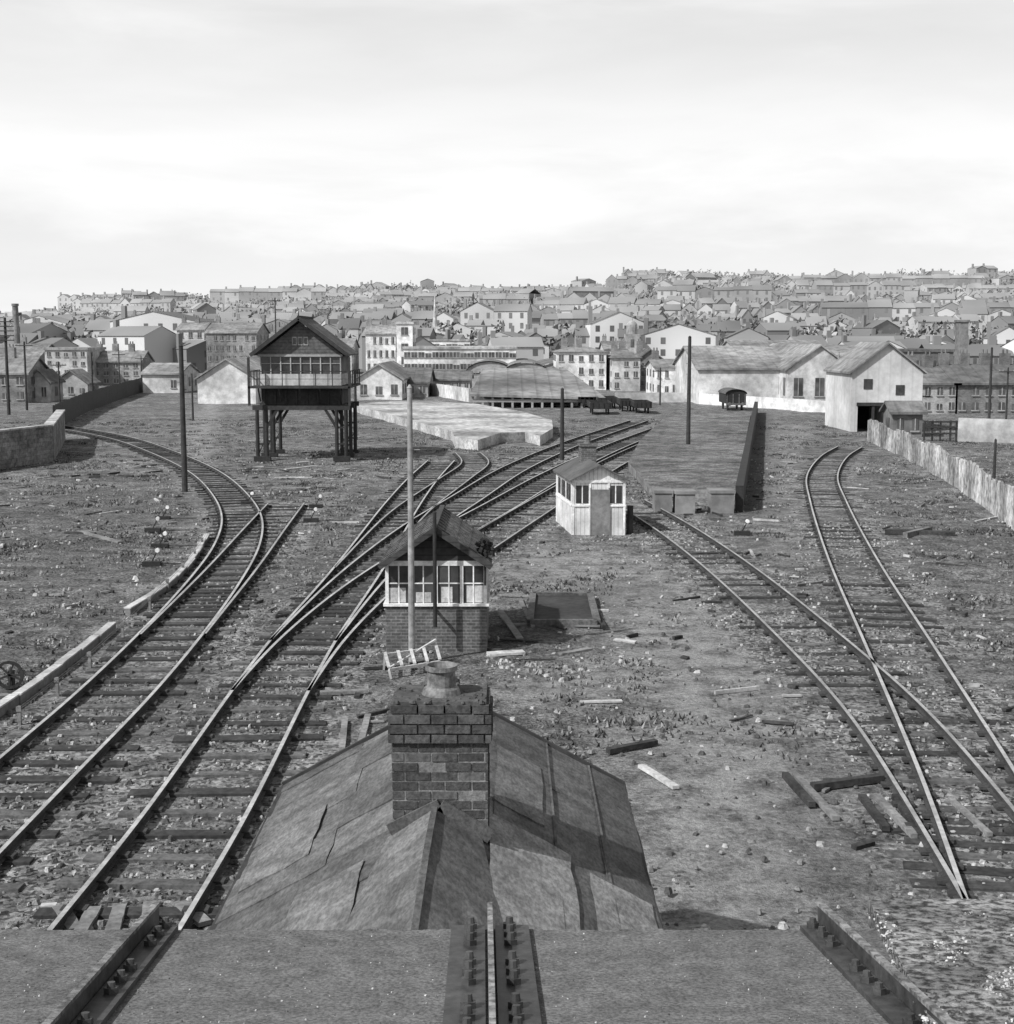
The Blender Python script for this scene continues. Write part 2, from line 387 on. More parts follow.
for i in range(2600):
    px=random.uniform(866,1060);py=random.uniform(912,1050)
    if px<866+(py-912)*.52: continue
    nz=mn.noise(Vector((px*.02,py*.03,2)))
    if nz<random.uniform(-.3,.3): continue
    p=S(px,py,.035); r=random.uniform(.0012,.0055)
    cb.rock(p.x,p.y,r,random.choice([0,0,1,2]) if nz>.1 else random.choice([1,2,2]),p.z)
for i in range(600):
    p=S(random.uniform(0,1014),random.uniform(932,1030),.0); r=random.uniform(.0008,.003); cb.rock(p.x,p.y,r,random.choice([0,1,1,2]),p.z)
cb.build('moss_and_grit',[M('pale_lichen',.55,.4,60),ms[1],ms[0]],e)
# ---------- foreground shed ----------
zE2=2.4; yF=15.5; yN=8.0
xl=P(285,787,zE2).x; xr=P(622,787,zE2).x; xc=(xl+xr)/2; zA=W(453,697,yF).z
e=empty('felt_roofed_shed',(xc,12,0))
mb=MB(); mb.box(xl+.2,xr-.2,yN+.2,yF-.2,0,zE2-.02)
for y in(yN+.2,yF-.2):
    mb.poly([(xl+.2,y,zE2-.02),(xr-.2,y,zE2-.02),(xc,y,zA-.12)])
mb.build('walls',m_brick,e)
mb=MB()
for sg,x in((-1,xl),(1,xr)):
    mb.hexa([(x,yN,zE2-.05),(xc,yN,zA-.05),(xc,yF,zA-.05),(x,yF,zE2-.05),(x,yN,zE2),(xc,yN,zA),(xc,yF,zA),(x,yF,zE2)])
mb.build('roof_boards',m_dark,e)
mb=MB()
def sheet(sg,u0,u1,v0,v1,lift,m,th=.012,n=6):
    x=xl if sg<0 else xr
    ed=[[random.gauss(0,.004) for _ in range(n+1)] for _ in range(n+1)]
    def q(u,v,dz): return (lerp(xc,x,u),v,lerp(zA,zE2,u)+dz+lift)
    ju=[random.gauss(0,.004) for _ in range(n+1)]; jv=[random.gauss(0,.012) for _ in range(n+1)]
    G=[[q(lerp(u0,u1,i/n)+(ju[j] if i in(0,n) else 0),lerp(v0,v1,j/n)+(jv[i] if j in(0,n) else 0),ed[i][j]*.6+.004) for j in range(n+1)] for i in range(n+1)]
    for i in range(n):
        for j in range(n): mb.poly([G[i][j],G[i+1][j],G[i+1][j+1],G[i][j+1]],m)
    rim=[G[i][0] for i in range(n+1)]+[G[n][j] for j in range(1,n+1)]+[G[i][n] for i in range(n-1,-1,-1)]+[G[0][j] for j in range(n-1,0,-1)]
    for a,b in zip(rim,rim[1:]+rim[:1]): mb.poly([a,b,(b[0],b[1],b[2]-.022),(a[0],a[1],a[2]-.022)],m)
v=yN-.03;i=0
while v<yF:
    v2=min(v+random.uniform(.8,1.05),yF+.03); k=random.uniform(.5,.62)
    sheet(-1,0,k,v,v2+.05,.02+.012*(i%2),random.choice([0,1,2,4,1])); sheet(-1,k-.03,1.02,v,v2+.05,.016+.012*((i+1)%2)+.002,random.choice([0,1,2,4,0])); v=v2;i+=1
us=[0,.27,.55,.8,1.02]
for j in range(4):
    v=yN-.03;i=0
    while v<yF:
        v2=min(v+random.uniform(1.6,2.6),yF+.03); sheet(1,us[j]-(.015 if j else 0),us[j+1],v,v2+.04,.018+.012*(j%2)+.006*(i%2),random.choice([0,2,2,4,0])); v=v2;i+=1
sheet(1,.24,.62,9.9,12.2,.05,3); sheet(1,.70,.99,10.3,12.0,.05,3); sheet(1,.26,.50,12.6,14.4,.048,1)
sheet(-1,.62,.95,12.2,13.6,.048,1); sheet(-1,.3,.6,9.8,11.2,.048,1)
mb.build('felt_sheets',m_felt,e)
mb=MB()
for sg,x in((-1,xl),(1,xr)):
    mb.beam((x,yN,zE2-.03),(x,yF,zE2-.03),.06,.12,1)
    mb.beam((xc,yF+.03,zA-.02),(x,yF+.03,zE2-.02),.05,.16,1)
for u in (.55,.8): mb.beam((lerp(xc,xr,u),yN,lerp(zA,zE2,u)+.04),(lerp(xc,xr,u),yF,lerp(zA,zE2,u)+.04),.022,.02,0)
mb.build('battens_and_bargeboards',[m_felt[2],m_dark],e)
mb=MB(); yc=11.45; zr=lambda u:lerp(zA,zE2,u)
hw=(xr-xl)/2
def rp(dx,y,l): return Vector((xc+dx,y,zA-(abs(dx)/hw)*(zA-zE2)+l))
A=rp(0,yc,.10);B2=rp(0,10.2,.16);C2=rp(0,yN,.12)
for sg in(-1,1):
    e1=rp(sg*.40,yc,.055);e2=rp(sg*.56,10.1,.055);e3=rp(sg*.85,yN,.055)
    e15=rp(sg*.27,10.1,.125)
    mb.poly([A,e1,e15,B2],1 if sg<0 else 0); mb.poly([e1,e2,e15],4)
    mb.poly([B2,e15,rp(sg*.36,yN,.10),C2],0 if sg<0 else 4); mb.poly([e15,e2,e3,rp(sg*.36,yN,.10)],4 if sg<0 else 1)
    for a,b in((e1,e2),(e2,e3)): mb.poly([a,b,b-Vector((0,0,.06)),a-Vector((0,0,.06))],2)
mb.beam(A+Vector((0,0,.006)),B2+Vector((0,0,.008)),.05,.015,2); mb.beam(B2+Vector((0,0,.008)),C2+Vector((0,0,.006)),.05,.015,2)
mb.build('felt_saddle',m_felt,e)
hwc=.44; xm=W(440,760,yc).x; x0,x1=xm-hwc+.03,xm+hwc-.03; yb0,yb1=yc,yc+.62
ztop=W(440,712,yc).z; zb=zA-.42
mb=MB(); mb.box(x0+.007,x1-.007,yb0+.007,yb1-.007,zb,ztop-.02,1)
z=zb;row=0;ch=.083
while z<ztop-.01:
    out=0.0
    if ztop-z<ch*1.2: out=.01
    elif ztop-z<ch*3.4: out=.03
    off=(row%2)*.115
    for face in range(4):
        ln=(x1-x0) if face<2 else (yb1-yb0); a=-off
        while a<ln:
            w=.225; s0=max(a,0)-(out if a<=0 else 0);s1=min(a+w,ln)+(out if a+w>=ln-.001 else 0)
            if s1-s0>.03:
                j=random.gauss(0,.003); g2=.0065+random.uniform(0,.002); mi=random.choice([0,0,0,3,3,2])
                if random.random()>.015:
                    if face==0: mb.box(x0+s0+g2,x0+s1-g2,yb0-out+j,yb0+.05,z+g2,z+ch-g2,mi)
                    if face==1: mb.box(x0+s0+g2,x0+s1-g2,yb1-.05,yb1+out+j,z+g2,z+ch-g2,0)
                    if face==2: mb.box(x0-out+j,x0+.05,yb0+.06+s0+g2,min(yb0+.06+s1-g2,yb1-.06),z+g2,z+ch-g2,mi)
                    if face==3: mb.box(x1-.05,x1+out+j,yb0+.06+s0+g2,min(yb0+.06+s1-g2,yb1-.06),z+g2,z+ch-g2,mi)
            a+=w
    z+=ch;row+=1
zt=z
mb.box(x0+.02,x1-.02,yb0+.02,yb1-.02,zt-.03,zt+.02,4)
for i in range(70): mb.rock(random.uniform(x0,x1),random.uniform(yb0,yb1),random.uniform(.01,.035),4,zt+.01)
mb.build('chimney_stack',[m_brickD,m_mortar,M('brick_pale',.12,.4,20,contrast=.14),m_brickE,M('chimney_flaunching',.09,.5,15)],e)
mb=MB(); pc_=Vector((xm,yc+.3,zt+.02)); n=20
prof=[(.17,0),(.15,.05),(.125,.07),(.12,.2),(.14,.21),(.14,.25),(.12,.25),(.11,.1)]
for k in range(len(prof)-1):
    r0,z0=prof[k];r1,z1=prof[k+1]; mb.cyl(pc_+Vector((0,0,z0)),pc_+Vector((0,0,z1+.0001)),r0,r1,n,0,False)
mb.cyl(pc_+Vector((0,0,.09)),pc_+Vector((0,0,.1)),.115,.115,n,1)
mb.build('chimney_pot',[M('terracotta_pot',.18,.45,12,contrast=.12),m_tar],e)
mb=MB()
mb.beam((x0-.02,yc-.02,zr(abs(x0-xc)/hw)+.1),(xm,yc-.02,zA+.12),.03,.12,0); mb.beam((x1+.02,yc-.02,zr(abs(x1-xc)/hw)+.1),(xm,yc-.02,zA+.12),.03,.12,0)
mb.build('lead_flashing',m_felt[2],e)
# ---------- brick lookout cabin ----------
c=P(386,652); c2=P(487,652); x0,x1=c.x,c2.x; y0=c.y; y1=y0+3.3
e=empty('brick_cabin',((x0+x1)/2,y0,0)); zw=W(430,606,y0).z; ze=W(430,561,y0).z; xm=(x0+x1)/2; za=W(437,527,y0).z
mb=MB(); mb.box(x0,x1,y0,y1,-.1,zw); mb.build('brick_base',m_brick,e)
mb=MB(); mb.box(x0-.05,x1+.05,y0-.06,y1+.05,zw,zw+.06)
mb.box(x0,x1,y0+.02,y1-.02,ze-.12,ze)
for fx in(0,.24,.5,.76,1): 
    xx_=lerp(x0+.04,x1-.04,fx); mb.box(xx_-.04,xx_+.04,y0,y0+.08,zw+.06,ze-.12); mb.box(xx_-.04,xx_+.04,y1-.08,y1,zw+.06,ze-.12)
for fx in(.12,.37,.63,.88):
    xx_=lerp(x0+.04,x1-.04,fx); mb.box(xx_-.015,xx_+.015,y0+.02,y0+.06,zw+.06,ze-.12)
zm=lerp(zw,ze,.5); mb.box(x0+.05,x1-.05,y0+.025,y0+.055,zm-.015,zm+.015)
for yy_ in np.linspace(y0+.5,y1-.5,4):
    for xx_ in(x0,x1-.08): mb.box(xx_,xx_+.08,yy_-.04,yy_+.04,zw+.06,ze-.12)
mb.build('window_frames',m_white,e)
mb=MB(); mb.box(x0+.06,x1-.06,y0+.04,y0+.048,zw+.06,ze-.12); mb.box(x0+.04,x0+.046,y0+.1,y1-.1,zw+.06,ze-.12);mb.box(x1-.046,x1-.04,y0+.1,y1-.1,zw+.06,ze-.12); mb.box(x0+.06,x1-.06,y1-.048,y1-.04,zw+.06,ze-.12)
mb.build('window_panes',m_glass,e)
mb=MB()
for a,b,f in((.02,.2,.4),(.55,.66,.42),(.8,.97,.45),(.3,.45,.3)): mb.box(lerp(x0,x1,a),lerp(x0,x1,b),y0+.032,y0+.037,zw+.08,lerp(zw,ze,f))
mb.build('curtains',M('net_curtain',.5,.4,8),e)
mb=MB(); mb.poly([(x0,y0+.03,ze),(x1,y0+.03,ze),(xm,y0+.03,za-.05)]); mb.poly([(x0,y1-.03,ze),(x1,y1-.03,ze),(xm,y1-.03,za-.05)]); mb.build('gable_boards',m_gableboards,e)
mb=MB()
for x in(x0-.12,x1+.12):
    zz=ze-.08
    mb.hexa([(x,y0-.3,zz),(xm,y0-.3,za),(xm,y1+.2,za),(x,y1+.2,zz),(x,y0-.3,zz+.06),(xm,y0-.3,za+.06),(xm,y1+.2,za+.06),(x,y1+.2,zz+.06)],0)
    mb.beam((x,y0-.33,zz-.02),(xm,y0-.33,za-.02),.04,.14,1)
    for k in range(9):
        v=y0-.2+k*.45; mb.beam((x,v,zz+.075),(xm,v,za+.075),.03,.025,0)
mb.beam((xm,y0-.32,za+.08),(xm,y1+.22,za+.08),.12,.06,1)
mb.build('roof',[m_cabroof,m_gableboards],e)
mb=MB(); p=W(435,620,y0-.5); mb.cyl((p.x,y0-.42,.7),(p.x,y0-.42,W(435,512,y0-.42).z),.05,.045,10,0); mb.box(p.x-.03,p.x+.03,y0-.42,y0,1.0,1.05)
mb.build('stove_pipe',m_tar,e)
mb=MB(); q=W(485,548,y0-.1)
for i in range(150):
    d=Vector((random.gauss(0,1),random.gauss(0,1),random.gauss(0,1.3))).normalized()*random.uniform(.05,.24); s_=random.uniform(.03,.07); mb.obox(q+d,(s_,s_,.08),random.uniform(0,3),0,random.uniform(0,3))
mb.cyl(q+Vector((0,0,-.9)),q,.03,.03,8,0); mb.build('hanging_ivy',m_tar,e)
# ---------- poles ----------
def pole(name,x,yb,yt,r=.13,mat=None,arms=0,lean=0,step=True):
    p=P(x,yb); t=W(x,yt,p.y); mb=MB(); tx=p.x+lean
    mb.cyl((p.x,p.y,-.2),(tx,p.y,t.z),r,r*.72,12,0)
    mb.cyl((tx,p.y,t.z),(tx,p.y,t.z+.08),r*.85,r*.2,12,0)
    for k in range(arms):
        z=t.z-.35-k*.45; mb.box(tx-.9,tx+.9,p.y-r-.06,p.y-r+.02,z-.05,z+.05,0)
        for a in(-.8,-.5,.5,.8): mb.cyl((tx+a,p.y-r-.02,z+.05),(tx+a,p.y-r-.02,z+.2),.04,.03,6,1)
    if step:
        for k in range(6): 
            z=t.z-.7-k*.35; mb.cyl((tx-.22*(k%2),p.y,z),(tx+.22*(1-k%2),p.y,z),.012,.012,6,0)
    mb.build(name,[mat or m_pole,m_grey])
pole('telegraph_pole',185,492,346,.15); pole('telegraph_pole',412,664,388,.08,m_poleL); pole('telegraph_pole',562,460,389,.14)
pole('telegraph_pole',688,451,337,.15); pole('telegraph_pole',356,440,371,.12); pole('telegraph_pole',989,418,348,.14)
pole('telegraph_pole',9,415,318,.17,arms=5); pole('telegraph_pole',27,410,342,.13,arms=1); pole('telegraph_pole',193,420,374,.1); pole('telegraph_pole',837,415,352,.1,m_poleL)
pole('telegraph_pole',93,400,353,.12); pole('telegraph_pole',994,478,440,.09,step=False)
for x,yb,yt in((277,398,298),(120,392,352),(480,400,372),(660,405,368),(918,430,392),(60,406,362),(142,388,356),(1006,420,368)): pole('telegraph_pole',x,yb,yt,.1,arms=1)
# ---------- signal box ----------
b0=P(262,461); D0=b0.y
X=lambda x:W(x,420,D0).x
Zz=lambda y:W(300,y,D0).z
e=empty('signal_box',(X(303),D0,0)); dp=5.2
xa,xb=X(261),X(342); xm=(xa+xb)/2
mb=MB()
for fx in(xa+.05,xb-.05):
    sg=1 if fx>xm else -1
    for yy_ in(D0,D0+dp/2,D0+dp):
        for o in(-.28,.28):
            mb.cyl((fx+o,yy_,0),(fx+o,yy_,Zz(410)),.12,.11,10,0)
        mb.box(fx-.5,fx+.5,yy_-.25,yy_+.25,0,.3,0)
        for z in(1.0,2.0): mb.box(fx-.3,fx+.3,yy_-.04,yy_+.04,z,z+.1,0)
        mb.beam((fx-sg*.3,yy_,Zz(424)-.2),(fx-sg*1.0,yy_,Zz(410)+.1),.14,.16,0)
        mb.beam((fx-.28,yy_+.05,.3),(fx+.28,yy_+.05,1.6),.05,.05,0)
mb.build('iron_columns',m_tar,e)
mb=MB()
zf=Zz(410)
for yy_ in(D0,D0+dp/2,D0+dp): mb.box(xa-.5,xb+.5,yy_-.1,yy_+.1,zf,zf+.3)
for x in(xa,xb): mb.box(x-.1,x+.1,D0+.1,D0+dp-.1,zf+.002,zf+.28)
mb.box(xa,xb,D0+.3,D0+dp-.3,zf+.31,Zz(388),0)
zfl=Zz(388)
mb.box(xa-.6,xb+.6,D0-.8,D0+dp+.3,zfl,zfl+.12)
for x in np.linspace(xa-.55,xb+.55,7):
    mb.box(x-.025,x+.025,D0-.78,D0-.73,zfl+.12,zfl+1.0)
mb.box(xa-.58,xb+.58,D0-.79,D0-.72,zfl+1.0,zfl+1.05);mb.box(xa-.58,xb+.58,D0-.77,D0-.74,zfl+.55,zfl+.58)
for x in(xa-.56,xb+.56):
    mb.box(x-.03,x+.03,D0-.7,D0+dp+.2,zfl+1.0,zfl+1.05)
    for yy_ in np.linspace(D0,D0+dp,6): mb.box(x-.03,x+.03,yy_-.03,yy_+.03,zfl+.12,zfl+1.0)
    mb.box(x-.07,x+.07,D0-.8,D0-.66,zf+.3,Zz(357))
for x in np.linspace(xa+.2,xb-.2,8): mb.box(x-.06,x+.06,D0+.2,D0+.28,zf+.31,Zz(388))
for k in range(5): 
    a=lerp(xa,xb,k/4.0)
    mb.beam((a,D0-.75,zfl),(a,D0,zfl-.8),.07,.09)
mb.build('timber_frame',m_dark,e)
mb=MB(); mb.box(xa,xb,D0+.02,D0+dp-.02,Zz(386)+.03,Zz(374)); mb.build('cladding_panels',M('cream_boards',.5,.25,4,pat='vb',ps=.85,pc=.45,stain=.4),e)
zw0,zw1=Zz(374),Zz(357)
mb=MB(); mb.box(xa+.08,xb-.08,D0+.1,D0+dp-.1,zw0,zw1); mb.build('window_panes',m_glass,e)
mb=MB()
for k in range(9):
    x=lerp(xa+.05,xb-.05,k/8); mb.box(x-.035,x+.035,D0+.02,D0+.09,zw0,zw1)
for k in range(9):
    yy_=lerp(D0+.3,D0+dp-.3,k/8)
    for x in(xa+.02,xb-.09): mb.box(x,x+.07,yy_-.03,yy_+.03,zw0,zw1)
mb.box(xa,xb,D0+.04,D0+.075,lerp(zw0,zw1,.6),lerp(zw0,zw1,.6)+.04)
mb.build('window_frames',m_grey,e)
mb=MB(); xo0,xo1=X(253),X(350); za=Zz(318); zee=Zz(355); xm=(xo0+xo1)/2
mb.poly([(xa,D0+.03,zw1),(xb,D0+.03,zw1),(xb,D0+.03,zw1+.2),(xm,D0+.03,za-.25),(xa,D0+.03,zw1+.2)]);mb.poly([(xa,D0+dp,zw1),(xb,D0+dp,zw1),(xb,D0+dp,zw1+.2),(xm,D0+dp,za-.25),(xa,D0+dp,zw1+.2)])
mb.build('gable_boards',M('gable_boards',.12,.4,6,pat='hb',ps=.2,pc=.35),e)
mb=MB()
for x in(xo0,xo1):
    mb.hexa([(x,D0-.5,zee-.05),(xm,D0-.5,za-.05),(xm,D0+dp+.3,za-.05),(x,D0+dp+.3,zee-.05),(x,D0-.5,zee+.05),(xm,D0-.5,za+.05),(xm,D0+dp+.3,za+.05),(x,D0+dp+.3,zee+.05)],0)
    mb.beam((x,D0-.55,zee-.02),(xm,D0-.55,za-.02),.08,.22,1)
mb.cyl((xm,D0-.5,za),(xm,D0-.5,za+.45),.05,.02,8,1)
mb.beam((xm,D0-.5,za+.08),(xm,D0+dp+.3,za+.08),.18,.12,1)
mb.build('roof',[m_slate,m_dark],e)
mb=MB()
mb.box(xo0+.4,xo1-.4,D0-.03,D0+.01,zw1+.02,zw1+.16)
for k in(-.35,0,.35): mb.box(xm+k-.14,xm+k+.14,D0,D0+.02,lerp(zw1,za,.3),lerp(zw1,za,.52))
mb.build('gable_window',m_grey,e)
mb=MB()
for k in(-.35,0,.35): mb.box(xm+k-.1,xm+k+.1,D0-.01,D0-.003,lerp(zw1,za,.33),lerp(zw1,za,.49))
mb.build('gable_panes',m_glass,e)
# ---------- white hut ----------
fl=P(572,535); fr=P(625,535); bl=P(556,521); e=empty('white_timber_hut',fl)
ux=(fr-fl).normalized(); uy=(bl-fl).normalized(); wd=(fr-fl).length; dl=4.0
def hp(a,b,z): return fl+ux*a+uy*b+Vector((0,0,z))
def hb(mb,a0,a1,b0,b1,z0,z1,m=0):
    mb.hexa([hp(a0,b0,z0),hp(a1,b0,z0),hp(a1,b1,z0),hp(a0,b1,z0),hp(a0,b0,z1),hp(a1,b0,z1),hp(a1,b1,z1),hp(a0,b1,z1)],m)
hz=W(590,480,fl.y).z; ha=hz+.55
mb=MB(); hb(mb,0,wd,0,dl,-.05,hz)
mb.poly([hp(0,.0,hz),hp(wd,.0,hz),hp(wd/2,.0,ha)]); mb.poly([hp(0,dl,hz),hp(wd,dl,hz),hp(wd/2,dl,ha)])
mb.build('walls',m_wboard,e)
mb=MB()
for a in(0,wd/3.2,wd*2/3,wd-.08): hb(mb,a,a+.08,-.03,-.003,0,hz)
hb(mb,-.02,wd+.02,-.045,-.004,hz*.52,hz*.52+.07); hb(mb,-.02,wd+.02,-.045,-.004,hz-.1,hz)
for b in(0,dl*.33,dl*.66,dl-.08): hb(mb,-.03,-.003,b,b+.08,0,hz)
hb(mb,-.045,-.004,0,dl,hz*.52,hz*.52+.07)
mb.build('trim',m_white,e)
mb=MB()
for a0,a1 in((.14,.62),(wd-.62,wd-.14)):
    hb(mb,a0,a1,-.02,-.005,hz*.58,hz*.9)
for b0 in(.35,1.0,1.75,2.4,3.0): hb(mb,-.02,-.005,b0,b0+.5,hz*.6,hz*.9)
mb.build('windows',m_glass,e)
mb=MB()
for a0,a1 in((.14,.62),(wd-.62,wd-.14)): hb(mb,(a0+a1)/2-.02,(a0+a1)/2+.02,-.035,-.021,hz*.58,hz*.9)
mb.build('glazing_bars',m_white,e)
mb=MB(); hb(mb,wd*.36,wd*.68,-.06,-.046,0,hz*.83); hb(mb,wd*.36-.05,wd*.36-.001,-.07,-.046,0,hz*.86); hb(mb,wd*.68+.001,wd*.68+.05,-.07,-.046,0,hz*.86); mb.build('door',M('door_paint',.2,.3,6),e)
mb=MB()
for a,s in((-.14,1),(wd+.14,-1)):
    mb.hexa([hp(a,-.25,hz-.06),hp(wd/2,-.25,ha),hp(wd/2,dl+.2,ha),hp(a,dl+.2,hz-.06),hp(a,-.25,hz),hp(wd/2,-.25,ha+.06),hp(wd/2,dl+.2,ha+.06),hp(a,dl+.2,hz)],0)
mb.build('roof',[M('hut_roof_felt',.10,.3,6)],e)
mb=MB(); hb(mb,wd/2-.3,wd/2+.3,2.3,2.9,ha-.3,ha+.55); hb(mb,wd/2-.35,wd/2+.35,2.25,2.95,ha+.55,ha+.65); a=hp(wd/2,2.6,ha+.65); mb.cyl(a,a+Vector((0,0,.3)),.13,.11,12)
mb.build('chimney',m_brick,e)
mb=MB(); a=hp(wd+.25,.3,0); mb.cyl(a,a+Vector((0,0,1.1)),.12,.12,12); mb.build('water_butt',m_dark,e)
# ---------- generic buildings ----------
CM={}
def walls_mat(c,pat=None): 
    key=('w%.2f%s'%(c,pat))
    if key not in CM: CM[key]=M('render_'+key if not pat else pat+'_'+key,min(.72,c*1.15),.25,1.2,stain=.4,bump=0,pat=pat,ps=(1 if pat=='brick' else .5),pc=(1.2 if pat=='brick' else .75),contrast=.14,det=4)
    return CM[key]
def roof_mat(c):
    key='r%.2f'%c
    if key not in CM: CM[key]=M('roof_'+key,c*1.08,.35,1.0,stain=.4,bump=0,pat='x',ps=1.1,pc=.8,contrast=.14,det=4)
    return CM[key]
m_gl2=M('distant_glass',.09,.5,1,rough=.4,bump=0,simple=True)
def building(name,x0,x1,yb,ye,ya,dep,roof,wc,rc,fl=0,bays=0,pat=None,D=None,chim=0,wf=(.42,.5)):
    if D is None: D=P(x0,yb).y
    a=W(x0,yb,D);b=W(x1,yb,D); X0,X1=a.x,b.x; ze=W(x0,ye,D).z; za=W(x0,ya,D).z; Y0,Y1=D,D+dep; xm=(X0+X1)/2; ym=(Y0+Y1)/2
    zb=float(hill(xm,D))-.5
    e=empty(name,(xm,D,0)); mb=MB(); mb.box(X0,X1,Y0,Y1,zb,ze); o=.3; r=MB()
    if roof=='F':
        for yy in(Y0,Y1): mb.poly([(X0,yy,ze),(X1,yy,ze),(xm,yy,za)])
        for x in(X0-o,X1+o): r.hexa([(x,Y0-o,ze-.1),(xm,Y0-o,za),(xm,Y1+o,za),(x,Y1+o,ze-.1),(x,Y0-o,ze+.1),(xm,Y0-o,za+.2),(xm,Y1+o,za+.2),(x,Y1+o,ze+.1)])
    elif roof=='S':
        for x in(X0,X1): mb.poly([(x,Y0,ze),(x,Y1,ze),(x,ym,za)])
        for y in(Y0-o,Y1+o): r.hexa([(X0-o,y,ze-.1),(X0-o,ym,za),(X1+o,ym,za),(X1+o,y,ze-.1),(X0-o,y,ze+.1),(X0-o,ym,za+.2),(X1+o,ym,za+.2),(X1+o,y,ze+.1)])
    elif roof=='H':
        k=min((X1-X0)*.3,dep*.5); A=(X0+k,ym,za);B=(X1-k,ym,za); c=[(X0-o,Y0-o,ze),(X1+o,Y0-o,ze),(X1+o,Y1+o,ze),(X0-o,Y1+o,ze)]
        r.poly([c[0],c[1],B,A]);r.poly([c[1],c[2],B]);r.poly([c[2],c[3],A,B]);r.poly([c[3],c[0],A])
    elif roof=='B':
        n=14;pr=[]
        for i in range(n+1):
            t=math.pi*i/n; pr.append((xm-math.cos(t)*(X1-X0)/2*1.02,ze+math.sin(t)*(za-ze)))
        for i in range(n): r.poly([(pr[i][0],Y0-.3,pr[i][1]),(pr[i+1][0],Y0-.3,pr[i+1][1]),(pr[i+1][0],Y1,pr[i+1][1]),(pr[i][0],Y1,pr[i][1])])
        mb.poly([(p[0],Y0,p[1]-.15) for p in pr])
    else: r.box(X0-.2,X1+.2,Y0-.2,Y1+.2,ze,ze+.4)
    mb.build('walls',walls_mat(wc,pat),e); r.build('roof',roof_mat(rc),e)
    if fl:
        w=MB();f=MB(); fh=(ze-max(0,zb+.5))/fl; bw=(X1-X0)/bays
        for i in range(fl):
            for j in range(bays):
                if random.random()<.06: continue
                cx=X0+bw*(j+.5); z0=max(0,zb+.5)+fh*i+fh*.28; ww=bw*wf[0]/2; hh=fh*wf[1]*random.choice([1,1,1,.8])
                w.box(cx-ww,cx+ww,Y0-.06,Y0-.03,z0,z0+hh); f.box(cx-ww-.1,cx+ww+.1,Y0-.12,Y0-.005,z0-.14,z0-.02); f.box(cx-.04,cx+.04,Y0-.09,Y0-.061,z0,z0+hh) 
        sxx=X0 if xm>0 else X1; nb=max(1,int(dep/3.5)); s=-1 if xm>0 else 1
        for i in range(fl):
            for j in range(nb):
                cy=Y0+dep*(j+.5)/nb; z0=max(0,zb+.5)+fh*i+fh*.28; w.box(min(sxx+s*.03,sxx+s*.06),max(sxx+s*.03,sxx+s*.06),cy-.5,cy+.5,z0,z0+fh*wf[1])
        w.build('windows',m_gl2,e); f.build('sills',m_grey,e)
    if chim:
        c=MB()
        for j in range(chim):
            cx=lerp(X0,X1,(j+.1)/chim if roof=='S' else .2+.6*j/max(1,chim)); c.box(cx-.45,cx+.45,ym-.4,ym+.4,ze,za+1.3); 
            for k in(-.2,.2): c.cyl((cx+k,ym,za+1.3),(cx+k,ym,za+1.7),.12,.1,6)
        c.build('chimneys',walls_mat(.2,'brick'),e)
    return e
bd=building
bd('terraced_house',-60,28,403,374,359,8,'S',.25,.16,2,6,'brick',chim=3)
bd('gabled_house',28,50,402,383,371,5,'F',.4,.14,1,2); bd('gabled_house',54,88,397,384,371,5,'F',.33,.17,1,3)
bd('office_block',46,88,386,350,345,10,'flat',.45,.3,4,5); bd('town_house',92,141,385,362,352,8,'S',.3,.2,3,5,'brick',chim=3)
bd('terraced_house',-80,40,384,357,345,12,'S',.28,.2,2,9,'brick',chim=4)
bd('goods_shed',143,180,393,374,365,12,'S',.5,.28,1,3); bd('goods_shed',198,256,404,379,360,22,'F',.62,.3)
bd('town_house',178,205,372,330,323,12,'S',.6,.25,4,3,chim=2); bd('mill_building',207,257,374,333,323,16,'S',.24,.22,4,8,'brick',chim=1); bd('town_house',258,300,372,340,330,14,'H',.4,.2,3,4,chim=2); bd('town_house',300,352,374,348,339,14,'S',.32,.2,2,6,chim=3)
bd('goods_shed',356,402,400,380,365,22,'F',.5,.22,1,3); bd('goods_shed',395,428,397,383,370,14,'S',.35,.14,1,3)
bd('town_house',366,396,374,334,325,12,'S',.6,.3,3,5,chim=2)
bd('factory',404,516,384,349,349,22,'flat',.68,.4,3,16,wf=(.86,.45)); bd('factory_tower',397,413,383,324,324,8,'flat',.7,.4,4,1); bd('factory',416,470,378,341,341,20,'flat',.66,.35,3,9,wf=(.85,.4),D=330)
bd('low_store',425,470,393,380,373,10,'S',.35,.16,1,6); bd('engine_shed',466,512,388,373,361,40,'B',.3,.17); bd('engine_shed',503,549,389,374,362,40,'B',.25,.2); bd('engine_shed',536,584,387,373,362,40,'B',.28,.16)
bd('corner_house',556,606,390,352,347,14,'H',.55,.2,3,5,chim=2); bd('corner_house',612,640,391,358,350,14,'H',.42,.18,3,3,chim=2); bd('town_house',638,662,388,360,350,12,'F',.2,.14,3,2,'brick',chim=1)
bd('town_house',604,626,385,349,342,14,'S',.42,.2,3,3,chim=1,D=290)
bd('station_building',655,701,396,367,361,12,'S',.62,.2,2,6,chim=1)
bd('warehouse',698,790,404,369,348,24,'S',.45,.24,0,0,None); bd('warehouse',787,851,406,370,346,28,'F',.5,.24,1,3)
bd('warehouse',735,826,396,351,341,20,'S',.4,.22,D=260); bd('warehouse',826,900,396,356,346,25,'S',.5,.24,D=240,fl=2,bays=6)
bd('depot_building',884,952,396,352,352,16,'flat',.12,.12,1,5,D=205)
